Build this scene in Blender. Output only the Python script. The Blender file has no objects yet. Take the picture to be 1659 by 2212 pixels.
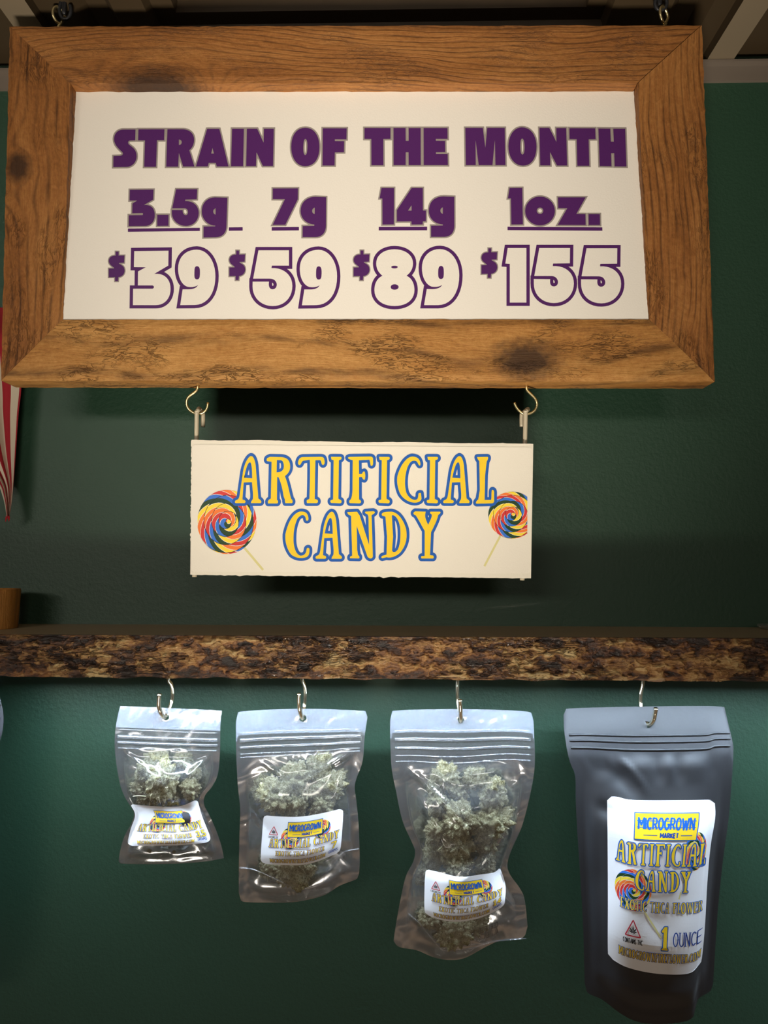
import bpy, math, random
from mathutils import Vector, Matrix, noise
from mathutils.geometry import tessellate_polygon
random.seed(7)
SC = bpy.context.scene
COL = SC.collection

# ---------------------------------------------------------------- camera, light, exposure
ZC = 1.62                                     # camera height above the floor
FPX = 1534.0
YAW, PITCH, ROLL = math.radians(1.30), math.radians(3.85), 0.0035
CM = (Matrix.Rotation(YAW, 3, 'Z') @ Matrix.Rotation(math.pi/2+PITCH, 3, 'X') @ Matrix.Rotation(ROLL, 3, 'Z'))
CP = Vector((0, 0, ZC))
cam_d = bpy.data.cameras.new('camera'); cam = bpy.data.objects.new('camera', cam_d); COL.objects.link(cam)
cam_d.sensor_fit = 'HORIZONTAL'; cam_d.sensor_width = 36; cam_d.lens = FPX/1659*36
cam_d.clip_start = 0.01
cam.matrix_world = Matrix.Translation(CP) @ CM.to_4x4()
SC.camera = cam
SC.view_settings.view_transform = 'Standard'; SC.view_settings.look = 'None'
SC.view_settings.exposure = 0.0; SC.view_settings.gamma = 1.0; SC.view_settings.use_curve_mapping = False

W = bpy.data.worlds.new('room_air'); SC.world = W; W.use_nodes = True
wn = W.node_tree.nodes; wl = W.node_tree.links
wbg = wn['Background']
wtc = wn.new('ShaderNodeTexCoord'); wsx = wn.new('ShaderNodeSeparateXYZ'); wmr = wn.new('ShaderNodeMapRange'); wcr = wn.new('ShaderNodeValToRGB')
wl.new(wtc.outputs['Generated'], wsx.inputs[0]); wl.new(wsx.outputs['Z'], wmr.inputs[0])
wmr.inputs[1].default_value = -1; wmr.inputs[2].default_value = 1
wl.new(wmr.outputs[0], wcr.inputs[0]); wl.new(wcr.outputs[0], wbg.inputs[0])
e = wcr.color_ramp.elements
e[0].position = 0.1; e[0].color = (1.3, 0.87, 0.57, 1)
e[1].position = 0.75; e[1].color = (0.10, 0.085, 0.07, 1)
x = e.new(0.47); x.color = (0.40, 0.34, 0.27, 1)
x = e.new(0.20); x.color = (0.20, 0.14, 0.10, 1)
x = e.new(0.27); x.color = (1.5, 1.0, 0.66, 1)
x = e.new(0.33); x.color = (0.25, 0.18, 0.13, 1)
wbg.inputs[1].default_value = 0.15

def area_light(name, loc, target, sx, sy, power, color, spread=180):
    d = bpy.data.lights.new(name, 'AREA'); d.shape = 'RECTANGLE'; d.size = sx; d.size_y = sy
    d.energy = power; d.color = color; d.spread = math.radians(spread)
    o = bpy.data.objects.new(name, d); COL.objects.link(o)
    o.location = loc
    o.rotation_euler = (Vector(target)-Vector(loc)).to_track_quat('-Z', 'Y').to_euler()
    return o
# lit glass counter below and in front of the sign, and the ceiling lamps of the shop behind the camera
area_light('counter_light', (-0.07, -0.24, ZC-0.80), (-0.03, 0.70, ZC+0.62), 0.22, 0.16, 2.45, (1.0, 0.92, 0.79), 48)
area_light('shop_lamp', (-0.75, -1.5, ZC+0.50), (-0.06, 0.70, ZC+0.06), 0.7, 0.25, 0.52, (1.0, 0.92, 0.79), 46)
area_light('shop_lamp', (0.45, -1.5, ZC+0.50), (-0.10, 0.70, ZC+0.06), 0.5, 0.25, 0.33, (1.0, 0.92, 0.79), 46)
area_light('shop_lamp', (-1.35, -1.5, ZC+0.50), (-0.36, 0.76, ZC+0.12), 0.5, 0.3, 0.55, (1.0, 0.92, 0.82), 46)
LED_STRENGTH = 215.0

# ---------------------------------------------------------------- helpers
def at(px, py, Y):
    d = CM @ Vector(((px-829.5)/FPX, -(py-1106)/FPX, -1))
    return CP + d*(Y/d.y)

def at_z(px, py, z):
    d = CM @ Vector(((px-829.5)/FPX, -(py-1106)/FPX, -1))
    return CP + d*((z-ZC)/d.z)

def tag(o, label=None, cat=None, group=None, kind=None):
    if label: o['label'] = label
    if cat: o['category'] = cat
    if group: o['group'] = group
    if kind: o['kind'] = kind
    return o

def empty(name, loc, label=None, cat=None, group=None):
    o = bpy.data.objects.new(name, None); COL.objects.link(o); o.location = loc; o.empty_display_size = 0.02
    return tag(o, label, cat, group)

def mesh_obj(name, verts, faces, mats, parent=None, smooth=False, midx=None, uvs=None):
    me = bpy.data.meshes.new(name)
    off = Vector((0, 0, 0))
    if parent is not None:
        p = parent
        while p is not None:
            off += p.location; p = p.parent
    me.from_pydata([tuple(Vector(v)-off) for v in verts], [], faces)
    if not isinstance(mats, (list, tuple)): mats = [mats]
    for m in mats: me.materials.append(m)
    if midx: me.polygons.foreach_set('material_index', midx)
    if smooth: me.polygons.foreach_set('use_smooth', [True]*len(me.polygons))
    if uvs:
        ul = me.uv_layers.new(name='UVMap')
        for lp in me.loops: ul.data[lp.index].uv = uvs[lp.vertex_index]
    me.update()
    o = bpy.data.objects.new(name, me); COL.objects.link(o)
    if parent is not None: o.parent = parent
    return o

def fix_normals(o):
    import bmesh
    bm = bmesh.new(); bm.from_mesh(o.data); bmesh.ops.recalc_face_normals(bm, faces=bm.faces); bm.to_mesh(o.data); bm.free()
    return o

def catmull(pts, n=6, closed=False):
    P = [Vector(p) for p in pts]; out = []
    N = len(P); rng = range(N if closed else N-1)
    for i in rng:
        p1, p2 = P[i], P[(i+1) % N]
        p0 = P[i-1] if (i > 0 or closed) else p1*2-p2
        p3 = P[(i+2) % N] if (i+2 < N or closed) else p2*2-p1
        for k in range(n):
            t = k/n
            out.append(0.5*((2*p1)+(p2-p0)*t+(2*p0-5*p1+4*p2-p3)*t*t+(3*p1-p0-3*p2+p3)*t**3))
    if not closed: out.append(P[-1].copy())
    return out

def tube_data(path, rad, seg=12, cap=True):
    V, F = [], []
    n = len(path); up = None
    for i, p in enumerate(path):
        t = (path[min(i+1, n-1)]-path[max(i-1, 0)]).normalized()
        if up is None: up = t.orthogonal().normalized()
        up = (up-t*up.dot(t)).normalized(); b = t.cross(up)
        r = rad[i] if isinstance(rad, list) else rad
        for k in range(seg):
            a = 2*math.pi*k/seg
            V.append(p+(up*math.cos(a)+b*math.sin(a))*r)
    for i in range(n-1):
        for k in range(seg):
            F.append((i*seg+k, i*seg+(k+1) % seg, (i+1)*seg+(k+1) % seg, (i+1)*seg+k))
    if cap:
        F.append(tuple(range(seg-1, -1, -1))); F.append(tuple((n-1)*seg+k for k in range(seg)))
    return V, F

def tube(name, pts, rad, mat, parent=None, smooth_n=6, seg=12):
    V, F = tube_data(catmull(pts, smooth_n) if smooth_n else [Vector(p) for p in pts], rad, seg)
    return mesh_obj(name, V, F, mat, parent, smooth=True)

def box_data(x0, x1, y0, y1, z0, z1):
    V = [(x, y, z) for x in (x0, x1) for y in (y0, y1) for z in (z0, z1)]
    F = [(0, 1, 3, 2), (4, 6, 7, 5), (0, 4, 5, 1), (2, 3, 7, 6), (0, 2, 6, 4), (1, 5, 7, 3)]
    return V, F

# ---------------------------------------------------------------- materials
def new_mat(name):
    m = bpy.data.materials.new(name); m.use_nodes = True
    return m, m.node_tree.nodes, m.node_tree.links, m.node_tree.nodes['Principled BSDF']

def srgb(r, g, b):
    f = lambda c: (c/255/12.92 if c/255 <= 0.04045 else ((c/255+0.055)/1.055)**2.4)
    return (f(r), f(g), f(b), 1)

def plain(name, col, rough=0.5, metal=0.0, bump=0.0, bscale=200.0, coat=0.0, spec=0.5):
    m, n, l, p = new_mat(name)
    p.inputs['Base Color'].default_value = col; p.inputs['Roughness'].default_value = rough
    p.inputs['Metallic'].default_value = metal; p.inputs['Coat Weight'].default_value = coat
    p.inputs['Specular IOR Level'].default_value = spec
    if bump:
        tc = n.new('ShaderNodeTexCoord'); nz = n.new('ShaderNodeTexNoise'); b = n.new('ShaderNodeBump')
        nz.inputs['Scale'].default_value = bscale; nz.inputs['Detail'].default_value = 4
        b.inputs['Strength'].default_value = bump; b.inputs['Distance'].default_value = 0.001
        l.new(tc.outputs['Object'], nz.inputs['Vector']); l.new(nz.outputs[0], b.inputs['Height']); l.new(b.outputs[0], p.inputs['Normal'])
    return m

class G:                                           # small node-graph helper
    def __init__(s, m): s.n = m.node_tree.nodes; s.l = m.node_tree.links
    def m(s, op, a, b=None, c=None, clamp=False):
        q = s.n.new('ShaderNodeMath'); q.operation = op; q.use_clamp = clamp
        for i, v in enumerate((a, b, c)):
            if v is None: continue
            if isinstance(v, (int, float)): q.inputs[i].default_value = v
            else: s.l.new(v, q.inputs[i])
        return q.outputs[0]
    def comb(s, x, y, z=0.0):
        q = s.n.new('ShaderNodeCombineXYZ')
        for i, v in enumerate((x, y, z)):
            if isinstance(v, (int, float)): q.inputs[i].default_value = v
            else: s.l.new(v, q.inputs[i])
        return q.outputs[0]
    def sep(s, v):
        q = s.n.new('ShaderNodeSeparateXYZ'); s.l.new(v, q.inputs[0]); return q.outputs
    def noise(s, v, scale, detail=3, rough=0.55, dist=0.0):
        q = s.n.new('ShaderNodeTexNoise'); s.l.new(v, q.inputs['Vector'])
        q.inputs['Scale'].default_value = scale; q.inputs['Detail'].default_value = detail
        q.inputs['Roughness'].default_value = rough; q.inputs['Distortion'].default_value = dist
        return q.outputs[0]
    def voro(s, v, scale, feature='F1', out='Distance'):
        q = s.n.new('ShaderNodeTexVoronoi'); q.feature = feature; s.l.new(v, q.inputs['Vector']); q.inputs['Scale'].default_value = scale
        return q.outputs[out]
    def ramp(s, v, stops):
        q = s.n.new('ShaderNodeValToRGB'); s.l.new(v, q.inputs[0]); el = q.color_ramp.elements
        el[0].position, el[0].color = stops[0][0], stops[0][1]; el[1].position, el[1].color = stops[-1][0], stops[-1][1]
        for p, c in stops[1:-1]:
            k = el.new(p); k.color = c
        return q.outputs[0]
    def mixc(s, f, a, b, mode='MIX'):
        q = s.n.new('ShaderNodeMix'); q.data_type = 'RGBA'; q.blend_type = mode
        for sock, v in ((q.inputs[0], f), (q.inputs[6], a), (q.inputs[7], b)):
            if isinstance(v, (int, float)): sock.default_value = v
            elif isinstance(v, tuple): sock.default_value = v
            else: s.l.new(v, sock)
        return q.outputs[2]
    def bump(s, h, strength, dist, normal=None):
        q = s.n.new('ShaderNodeBump'); q.inputs['Strength'].default_value = strength; q.inputs['Distance'].default_value = dist
        s.l.new(h, q.inputs['Height'])
        if normal is not None: s.l.new(normal, q.inputs['Normal'])
        return q.outputs[0]
    def mapr(s, v, a, b, c=0.0, d=1.0):
        q = s.n.new('ShaderNodeMapRange'); s.l.new(v, q.inputs[0])
        for i, k in enumerate((a, b, c, d)): q.inputs[i+1].default_value = k
        return q.outputs[0]
    def mult(s, v, sx, sy, sz):
        q = s.n.new('ShaderNodeVectorMath'); q.operation = 'MULTIPLY'; s.l.new(v, q.inputs[0]); q.inputs[1].default_value = (sx, sy, sz)
        return q.outputs[0]
    def tex(s, which): return s.n.new('ShaderNodeTexCoord').outputs[which]

def wood_mat(name, knots, seed, light, mid, dark, fine=1.0, rings=150.0, crack=1.0):
    """sawn cedar: UV in metres, u along the board"""
    m, n, l, p = new_mat(name); g = G(m)
    uv = g.sep(g.tex('UV')); u = g.m('ADD', uv[0], seed*1.37); v0 = uv[1]
    low = g.noise(g.comb(g.m('MULTIPLY', u, 3.0), g.m('MULTIPLY', v0, 9.0), seed), 1.0, 3)
    v = g.m('ADD', v0, g.m('MULTIPLY', g.m('SUBTRACT', low, 0.5), 0.055))
    t = g.m('MULTIPLY', v, rings)
    kdark = None; soft = None
    for (ku, kv, kr, st) in knots:
        du = g.m('MULTIPLY', g.m('SUBTRACT', uv[0], ku), 1.0/st); dv = g.m('SUBTRACT', v0, kv)
        d = g.m('SQRT', g.m('ADD', g.m('MULTIPLY', du, du), g.m('MULTIPLY', dv, dv)))
        w = g.m('EXPONENT', g.m('MULTIPLY', g.m('POWER', g.m('DIVIDE', d, kr*2.1), 2.0), -1.0))
        soft = w if soft is None else g.m('MAXIMUM', soft, w)
        # rings bend round the knot
        t = g.m('ADD', g.m('MULTIPLY', t, g.m('SUBTRACT', 1.0, w)), g.m('MULTIPLY', g.m('MULTIPLY', d, rings*1.5), w))
        kd = g.mapr(g.m('ADD', d, g.m('MULTIPLY', g.m('SUBTRACT', g.noise(g.tex('UV'), 160, 4), 0.5), kr*0.7)), kr*1.25, kr*0.5)
        kdark = kd if kdark is None else g.m('MAXIMUM', kdark, kd)
    ring = g.m('MULTIPLY_ADD', g.m('SINE', t), 0.5, 0.5)
    ring = g.m('POWER', ring, 4.0)
    if soft is not None: ring = g.m('MULTIPLY', ring, g.m('MULTIPLY_ADD', soft, -0.65, 1.0))
    fib = g.noise(g.comb(g.m('MULTIPLY', u, 40.0*fine), g.m('MULTIPLY', v, 900.0), seed), 1.0, 4, 0.65)
    speck = g.noise(g.comb(g.m('MULTIPLY', u, 220.0), g.m('MULTIPLY', v, 330.0), seed), 1.0, 4, 0.7)
    big = g.noise(g.comb(g.m('MULTIPLY', u, 5.0), g.m('MULTIPLY', v, 26.0), seed+3), 1.0, 3)
    k = g.m('ADD', g.m('MULTIPLY', fib, 0.34), g.m('ADD', g.m('MULTIPLY', speck, 0.34), g.m('MULTIPLY', big, 0.5)))
    base = g.ramp(k, [(0.38, dark), (0.56, mid), (0.80, light)])
    rdark = tuple(c*0.38 for c in dark[:3])+(1,)
    brk = g.mapr(g.noise(g.comb(g.m('MULTIPLY', u, 28.0), g.m('MULTIPLY', v, 120.0), seed+9), 1.0, 3), 0.40, 0.62)
    col = g.mixc(g.m('MULTIPLY', g.m('MULTIPLY', ring, 0.72), g.m('MULTIPLY_ADD', brk, 0.8, 0.2)), base, rdark)
    # short torn fibres / cracks
    ck = g.noise(g.comb(g.m('MULTIPLY', u, 75.0), g.m('MULTIPLY', v, 260.0), seed+17), 1.0, 5, 0.62, 0.9)
    cm_ = g.m('SUBTRACT', 1.0, g.m('MULTIPLY', g.m('ABSOLUTE', g.m('SUBTRACT', ck, 0.5)), 26.0), clamp=True)
    cmask = g.mapr(g.noise(g.comb(g.m('MULTIPLY', u, 13.0), g.m('MULTIPLY', v, 30.0), seed+5), 1.0, 2), 0.47, 0.60)
    cr = g.m('MULTIPLY', g.m('MULTIPLY', cm_, cmask), crack, clamp=True)
    col = g.mixc(g.m('MULTIPLY', cr, 0.75), col, rdark)
    if kdark is not None:
        col = g.mixc(g.m('MULTIPLY', kdark, 0.88), col, srgb(40, 24, 13))
    l.new(col, p.inputs['Base Color']); p.inputs['Roughness'].default_value = 0.62
    p.inputs['Specular IOR Level'].default_value = 0.35
    h = g.m('SUBTRACT', g.m('ADD', g.m('MULTIPLY', fib, 0.5), g.m('MULTIPLY', speck, 0.5)), g.m('ADD', g.m('MULTIPLY', cr, 0.9), g.m('MULTIPLY', ring, 0.22)))
    l.new(g.bump(h, 0.75, 0.0011), p.inputs['Normal'])
    return m

def wall_mat():
    m, n, l, p = new_mat('green_gloss_paint'); g = G(m)
    o = g.tex('Object')
    c = g.mixc(g.noise(o, 3.0, 2), (0.0105, 0.047, 0.0225, 1), (0.0130, 0.055, 0.0275, 1))
    # pale scuffs where something has been dragged along the paint
    s = g.sep(o)
    def scuff(x0, z0, ang, length, wid):
        ca, sa = math.cos(ang), math.sin(ang)
        dx = g.m('SUBTRACT', s[0], x0); dz = g.m('SUBTRACT', s[2], z0)
        a = g.m('ADD', g.m('MULTIPLY', dx, ca), g.m('MULTIPLY', dz, sa)); b = g.m('SUBTRACT', g.m('MULTIPLY', dz, ca), g.m('MULTIPLY', dx, sa))
        fa = g.m('SUBTRACT', 1.0, g.m('DIVIDE', g.m('ABSOLUTE', a), length), clamp=True)
        fb = g.m('SUBTRACT', 1.0, g.m('DIVIDE', g.m('ABSOLUTE', b), wid), clamp=True)
        return g.m('MULTIPLY', g.m('MULTIPLY', fa, fb), g.mapr(g.noise(g.comb(g.m('MULTIPLY', a, 60.0), g.m('MULTIPLY', b, 700.0)), 1.0, 3), 0.35, 0.65))
    q = at(1105, 1309, 0.765)
    c = g.mixc(g.m('MULTIPLY', scuff(q.x, q.z, 0.11, 0.040, 0.0022), 0.6), c, (0.20, 0.22, 0.19, 1))
    l.new(c, p.inputs['Base Color']); p.inputs['Roughness'].default_value = 0.57
    p.inputs['Specular IOR Level'].default_value = 0.72
    h = g.m('ADD', g.noise(o, 270, 3, 0.55), g.m('MULTIPLY', g.noise(o, 90, 2), 0.35))
    l.new(g.bump(h, 0.5, 0.0010), p.inputs['Normal'])
    return m

def bark_mat():
    m, n, l, p = new_mat('varnished_bark'); g = G(m)
    o = g.tex('Object')
    at_ = n.new('ShaderNodeAttribute'); at_.attribute_name = 'flake'; fl = at_.outputs['Fac']
    mid = g.noise(g.mult(o, 0.35, 1, 1), 150, 5, 0.65, 0.6); fin = g.noise(g.mult(o, 0.30, 1, 1), 480, 4, 0.7)
    big = g.noise(g.mult(o, 0.5, 1, 1), 30, 3)
    k = g.m('ADD', g.m('MULTIPLY', fl, 0.72), g.m('ADD', g.m('MULTIPLY', g.m('SUBTRACT', mid, 0.5), 0.75), g.m('MULTIPLY', g.m('SUBTRACT', fin, 0.5), 0.45)))
    col = g.ramp(k, [(0.06, srgb(30, 18, 12)), (0.24, srgb(80, 48, 26)), (0.38, srgb(128, 88, 46)), (0.52, srgb(172, 132, 78)), (0.72, srgb(206, 178, 124))])
    warm = g.mapr(big, 0.50, 0.62)
    col = g.mixc(g.m('MULTIPLY', warm, 0.5), col, srgb(222, 176, 112), 'MULTIPLY')
    fis = g.noise(g.mult(o, 0.16, 1, 1), 170, 4, 0.6, 0.5)
    fs = g.m('SUBTRACT', 1.0, g.m('MULTIPLY', g.m('ABSOLUTE', g.m('SUBTRACT', fis, 0.5)), 22.0), clamp=True)
    fs = g.m('MULTIPLY', fs, g.mapr(big, 0.56, 0.44))
    col = g.mixc(g.m('MULTIPLY', fs, 0.8), col, srgb(24, 13, 9))
    l.new(col, p.inputs['Base Color']); p.inputs['Roughness'].default_value = 0.45
    p.inputs['Coat Weight'].default_value = 1.0; p.inputs['Coat Roughness'].default_value = 0.12
    h = g.m('SUBTRACT', g.m('ADD', g.m('MULTIPLY', mid, 1.0), g.m('MULTIPLY', fin, 0.5)), g.m('MULTIPLY', fs, 0.7))
    l.new(g.bump(h, 0.9, 0.0026), p.inputs['Normal']); l.new(g.bump(h, 1.0, 0.0055), p.inputs['Coat Normal'])
    return m

def film_mat(name, haze, gloss, tint=(1, 1, 1, 1), hazecol=(0.75, 0.8, 0.9, 1), wr=0.5, rough=0.10):
    """clear plastic film: see-through, mirror-like at a slant, faintly milky"""
    m, n, l, p = new_mat(name); g = G(m); n.remove(p)
    out = [q for q in n if q.type == 'OUTPUT_MATERIAL'][0]
    tr = n.new('ShaderNodeBsdfTransparent'); tr.inputs[0].default_value = tint
    gl = n.new('ShaderNodeBsdfGlossy'); gl.inputs['Roughness'].default_value = rough; gl.inputs[0].default_value = (1, 1, 1, 1)
    df = n.new('ShaderNodeBsdfDiffuse'); df.inputs[0].default_value = hazecol
    o = g.tex('Object')
    h = g.noise(o, 30, 2, 0.4, 0.6)
    bn = g.bump(h, wr, 0.004)
    l.new(bn, gl.inputs['Normal'])
    lw = n.new('ShaderNodeLayerWeight'); lw.inputs[0].default_value = 0.35; l.new(bn, lw.inputs['Normal'])
    f = g.m('MULTIPLY_ADD', lw.outputs['Fresnel'], 0.35, gloss, clamp=True)
    m1 = n.new('ShaderNodeMixShader'); m1.inputs[0].default_value = haze; l.new(tr.outputs[0], m1.inputs[1]); l.new(df.outputs[0], m1.inputs[2])
    m2 = n.new('ShaderNodeMixShader'); l.new(f, m2.inputs[0]); l.new(m1.outputs[0], m2.inputs[1]); l.new(gl.outputs[0], m2.inputs[2])
    l.new(m2.outputs[0], out.inputs[0])
    return m

def foil_mat(name, col, rough, metal, alpha, wr=0.5):
    m, n, l, p = new_mat(name); g = G(m)
    p.inputs['Base Color'].default_value = col; p.inputs['Roughness'].default_value = rough
    p.inputs['Metallic'].default_value = metal; p.inputs['Alpha'].default_value = alpha
    o = g.tex('Object')
    h = g.noise(o, 26, 2, 0.45, 0.8)
    l.new(g.bump(h, wr, 0.004), p.inputs['Normal'])
    return m

def bud_mat():
    m, n, l, p = new_mat('dried_flower_bud'); g = G(m)
    o = g.tex('Object')
    a = g.noise(o, 3.2, 4, 0.6, 0.4); b = g.voro(o, 11.0); c = g.noise(o, 24.0, 4, 0.7)
    k = g.m('ADD', g.m('MULTIPLY', a, 0.45), g.m('ADD', g.m('MULTIPLY', g.noise(o, 9.0, 3, 0.6, 0.8), 0.45), g.m('MULTIPLY', c, 0.12)))
    col = g.ramp(k, [(0.34, srgb(78, 70, 42)), (0.45, srgb(128, 120, 84)), (0.56, srgb(176, 168, 132)), (0.70, srgb(222, 216, 188))])
    hair = g.mapr(g.noise(o, 7.0, 5, 0.7, 1.5), 0.60, 0.66)
    col = g.mixc(g.m('MULTIPLY', hair, 0.5), col, srgb(120, 80, 42))
    l.new(col, p.inputs['Base Color']); p.inputs['Roughness'].default_value = 0.75; p.inputs['Specular IOR Level'].default_value = 0.3
    h = g.m('ADD', g.m('MULTIPLY', g.noise(o, 11.0, 3, 0.6, 1.0), 1.2), g.m('MULTIPLY', c, 0.5))
    l.new(g.bump(h, 0.9, 0.0022), p.inputs['Normal'])
    return m

def paper_mat(name, col, rough=0.6, bump=0.12, bs=900, spec=0.4):
    return plain(name, col, rough, 0, bump, bs, 0, spec)

M = {}
M['wall'] = wall_mat()
M['ceiling'] = plain('ceiling_metal', srgb(122, 108, 88), 0.45, 0, 0.05, 60)
M['ceiling_dark'] = plain('ceiling_metal_brown', srgb(62, 49, 32), 0.5, 0, 0.05, 60)
M['trim'] = plain('cream_trim', srgb(114, 103, 92), 0.4)
M['paper'] = paper_mat('white_sign_sheet', srgb(226, 219, 208), 0.55, 0.10, 700)
M['purple'] = paper_mat('purple_ink', srgb(76, 28, 92), 0.42, 0.10, 700, 0.5)
M['grey_ink'] = paper_mat('grey_ink', srgb(146, 136, 130), 0.45)
M['card'] = plain('cream_cardboard', srgb(226, 218, 200), 0.7, 0, 0.2, 500)
M['sticker'] = paper_mat('cream_sticker', srgb(230, 222, 206), 0.5)
M['yellow'] = paper_mat('yellow_ink', srgb(240, 200, 36), 0.45)
M['blue'] = paper_mat('blue_ink', srgb(22, 88, 172), 0.45)
M['navy'] = paper_mat('deep_blue_ink', srgb(24, 62, 140), 0.45)
M['brass'] = plain('brass_wire', (0.88, 0.76, 0.42, 1), 0.30, 1.0)
M['nickel'] = plain('pale_brass_wire', (0.80, 0.74, 0.55, 1), 0.20, 1.0)
M['black_iron'] = plain('black_iron', (0.018, 0.018, 0.02, 1), 0.4, 0.3)
M['wire'] = plain('cream_coated_wire', srgb(190, 178, 152), 0.35, 0, 0.1, 300)
M['shelf_top'] = plain('grey_brown_stain', srgb(176, 156, 126), 0.5, 0, 0.15, 260)
M['bark'] = bark_mat()
M['bud'] = bud_mat()
M['film'] = film_mat('clear_film', 0.045, 0.05, hazecol=(0.8, 0.8, 0.82, 1))
M['film_head'] = film_mat('sealed_film', 0.22, 0.12, wr=0.6, rough=0.14)
M['film_bottom'] = film_mat('clear_film_bottom', 0.06, 0.06)
M['foil'] = foil_mat('silvery_back_film', (0.74, 0.74, 0.76, 1), 0.17, 1.0, 0.78, 1.0)
M['black_film'] = plain('matte_black_film', (0.008, 0.008, 0.010, 1), 0.55, 0, 0.15, 60, 0, 0.65)
bp = M['black_film'].node_tree.nodes['Principled BSDF']; bp.inputs['Sheen Weight'].default_value = 0.12; bp.inputs['Sheen Roughness'].default_value = 0.45
M['zip'] = film_mat('zip_plastic', 0.06, 0.12, rough=0.08)
M['label'] = paper_mat('white_label_paper', srgb(236, 234, 234), 0.4, 0.05, 900)
M['red'] = paper_mat('red_ink', srgb(206, 50, 48), 0.4)
M['orange'] = paper_mat('orange_ink', srgb(238, 120, 44), 0.4)
M['green'] = paper_mat('dark_green_ink', srgb(28, 62, 28), 0.4)
M['lolly_blue'] = paper_mat('candy_blue_ink', srgb(52, 112, 206), 0.4)
M['lolly_yellow'] = paper_mat('candy_yellow_ink', srgb(244, 214, 56), 0.4)
M['ink_black'] = paper_mat('black_ink', srgb(24, 20, 20), 0.4)
M['white_ink'] = paper_mat('white_ink', srgb(240, 232, 220), 0.4)
M['stick'] = paper_mat('pale_stick_ink', srgb(214, 204, 140), 0.4)
M['triangle'] = paper_mat('crimson_ink', srgb(196, 52, 66), 0.4)
M['glass'] = film_mat('clear_glass', 0.03, 0.22, rough=0.02, wr=0.1)

# ---------------------------------------------------------------- 2D shapes: paths, fills, outlines
def parse(path, ox=0.0, oy=0.0, k=1.0, sh=(0, 0), pre=1.0):
    """SVG-like path (M L C Z) in crop pixels -> list of points; origin/scale back to picture pixels"""
    tk = path.replace(',', ' ').split(); i = 0; out = []; cur = None; cmd = None
    f = lambda a, b: Vector((((a*pre+sh[0])/k+ox), ((b*pre+sh[1])/k+oy)))
    while i < len(tk):
        if tk[i] in 'MLCZ': cmd = tk[i]; i += 1
        if cmd == 'Z': break
        if cmd in 'ML':
            cur = f(float(tk[i]), float(tk[i+1])); i += 2; out.append(cur)
        elif cmd == 'C':
            a = f(float(tk[i]), float(tk[i+1])); b = f(float(tk[i+2]), float(tk[i+3])); c = f(float(tk[i+4]), float(tk[i+5])); i += 6
            p0 = cur
            for s in range(1, 11):
                t = s/10; out.append(p0*(1-t)**3+a*3*t*(1-t)**2+b*3*t*t*(1-t)+c*t**3)
            cur = c
    if (out[0]-out[-1]).length < 1e-6: out.pop()
    return out

def ell(cx, cy, rx, ry, n=36):
    return [Vector((cx+rx*math.cos(2*math.pi*i/n), cy+ry*math.sin(2*math.pi*i/n))) for i in range(n)]

class Print:
    """flat artwork gathered as 2D faces with a material and a layer, then laid on a surface"""
    def __init__(s): s.v = []; s.f = []; s.m = []; s.mats = []; s.clip = None
    def mi(s, key):
        if key not in s.mats: s.mats.append(key)
        return s.mats.index(key)
    def face(s, pts, key, layer):
        if s.clip:
            pts = clip_poly(pts, s.clip)
            if len(pts) < 3: return
        b = len(s.v); s.v += [(p[0], p[1], layer+0.08*(len(s.f) % 9)) for p in pts]; s.f.append(tuple(range(b, b+len(pts)))); s.m.append(s.mi(key))
    def fill(s, contours, key, layer):
        flat = [p for c in contours for p in c]
        for t in tessellate_polygon([[Vector((p[0], p[1], 0)) for p in c] for c in contours]):
            s.face([flat[i] for i in t], key, layer)
    def stroke(s, pts, w, key, layer, closed=True, miter=3.0, half=False):
        n = len(pts)
        segs = range(n if closed else n-1)
        for i in segs:
            a, b = Vector(pts[i][:2]), Vector(pts[(i+1) % n][:2]); d = b-a
            if d.length < 1e-9: continue
            d.normalize(); q = Vector((-d.y, d.x))*w
            s.face([a+q, b+q, b-q, a-q], key, layer)
            if closed or i < n-2:
                c = Vector(pts[(i+2) % n][:2]); e2 = c-b
                if e2.length < 1e-9: continue
                e2.normalize(); q2 = Vector((-e2.y, e2.x))*w
                cr = d.x*e2.y-d.y*e2.x
                if abs(cr) < 1e-4: continue
                if cr > 0: p1, p2 = b-q, b-q2
                else: p1, p2 = b+q, b+q2
                mid = ((p1-b)+(p2-b))
                if mid.length < 1e-9: continue
                cosh = mid.length/(2*w); ml = w/max(cosh, 1e-3)
                if miter and ml < miter*w: s.face([b, p1, b+mid.normalized()*ml, p2], key, layer)
                else:
                    if miter == 0:
                        a1 = math.atan2((p1-b).y, (p1-b).x); a2 = math.atan2((p2-b).y, (p2-b).x)
                        da = (a2-a1+math.pi) % (2*math.pi)-math.pi
                        s.face([b]+[b+Vector((math.cos(a1+da*k/4), math.sin(a1+da*k/4)))*w for k in range(5)], key, layer)
                    else: s.face([b, p1, p2], key, layer)
    def glyph(s, contours, fillkey, linekey, w, layer=1, miter=3.0):
        for c in contours: s.stroke(c, w, linekey, layer, True, miter)
        s.fill(contours, fillkey, layer+1)
    def rect(s, x0, y0, x1, y1, key, layer, nx=1, ny=1):
        for i in range(nx):
            for j in range(ny):
                xa, xb = x0+(x1-x0)*i/nx, x0+(x1-x0)*(i+1)/nx; ya, yb = y0+(y1-y0)*j/ny, y0+(y1-y0)*(j+1)/ny
                s.face([(xa, ya), (xb, ya), (xb, yb), (xa, yb)], key, layer)
    def build(s, name, parent, mp):
        V = [mp(*p) for p in s.v]
        o = mesh_obj(name, V, s.f, [M[k] for k in s.mats], parent, midx=s.m)
        return o

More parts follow.
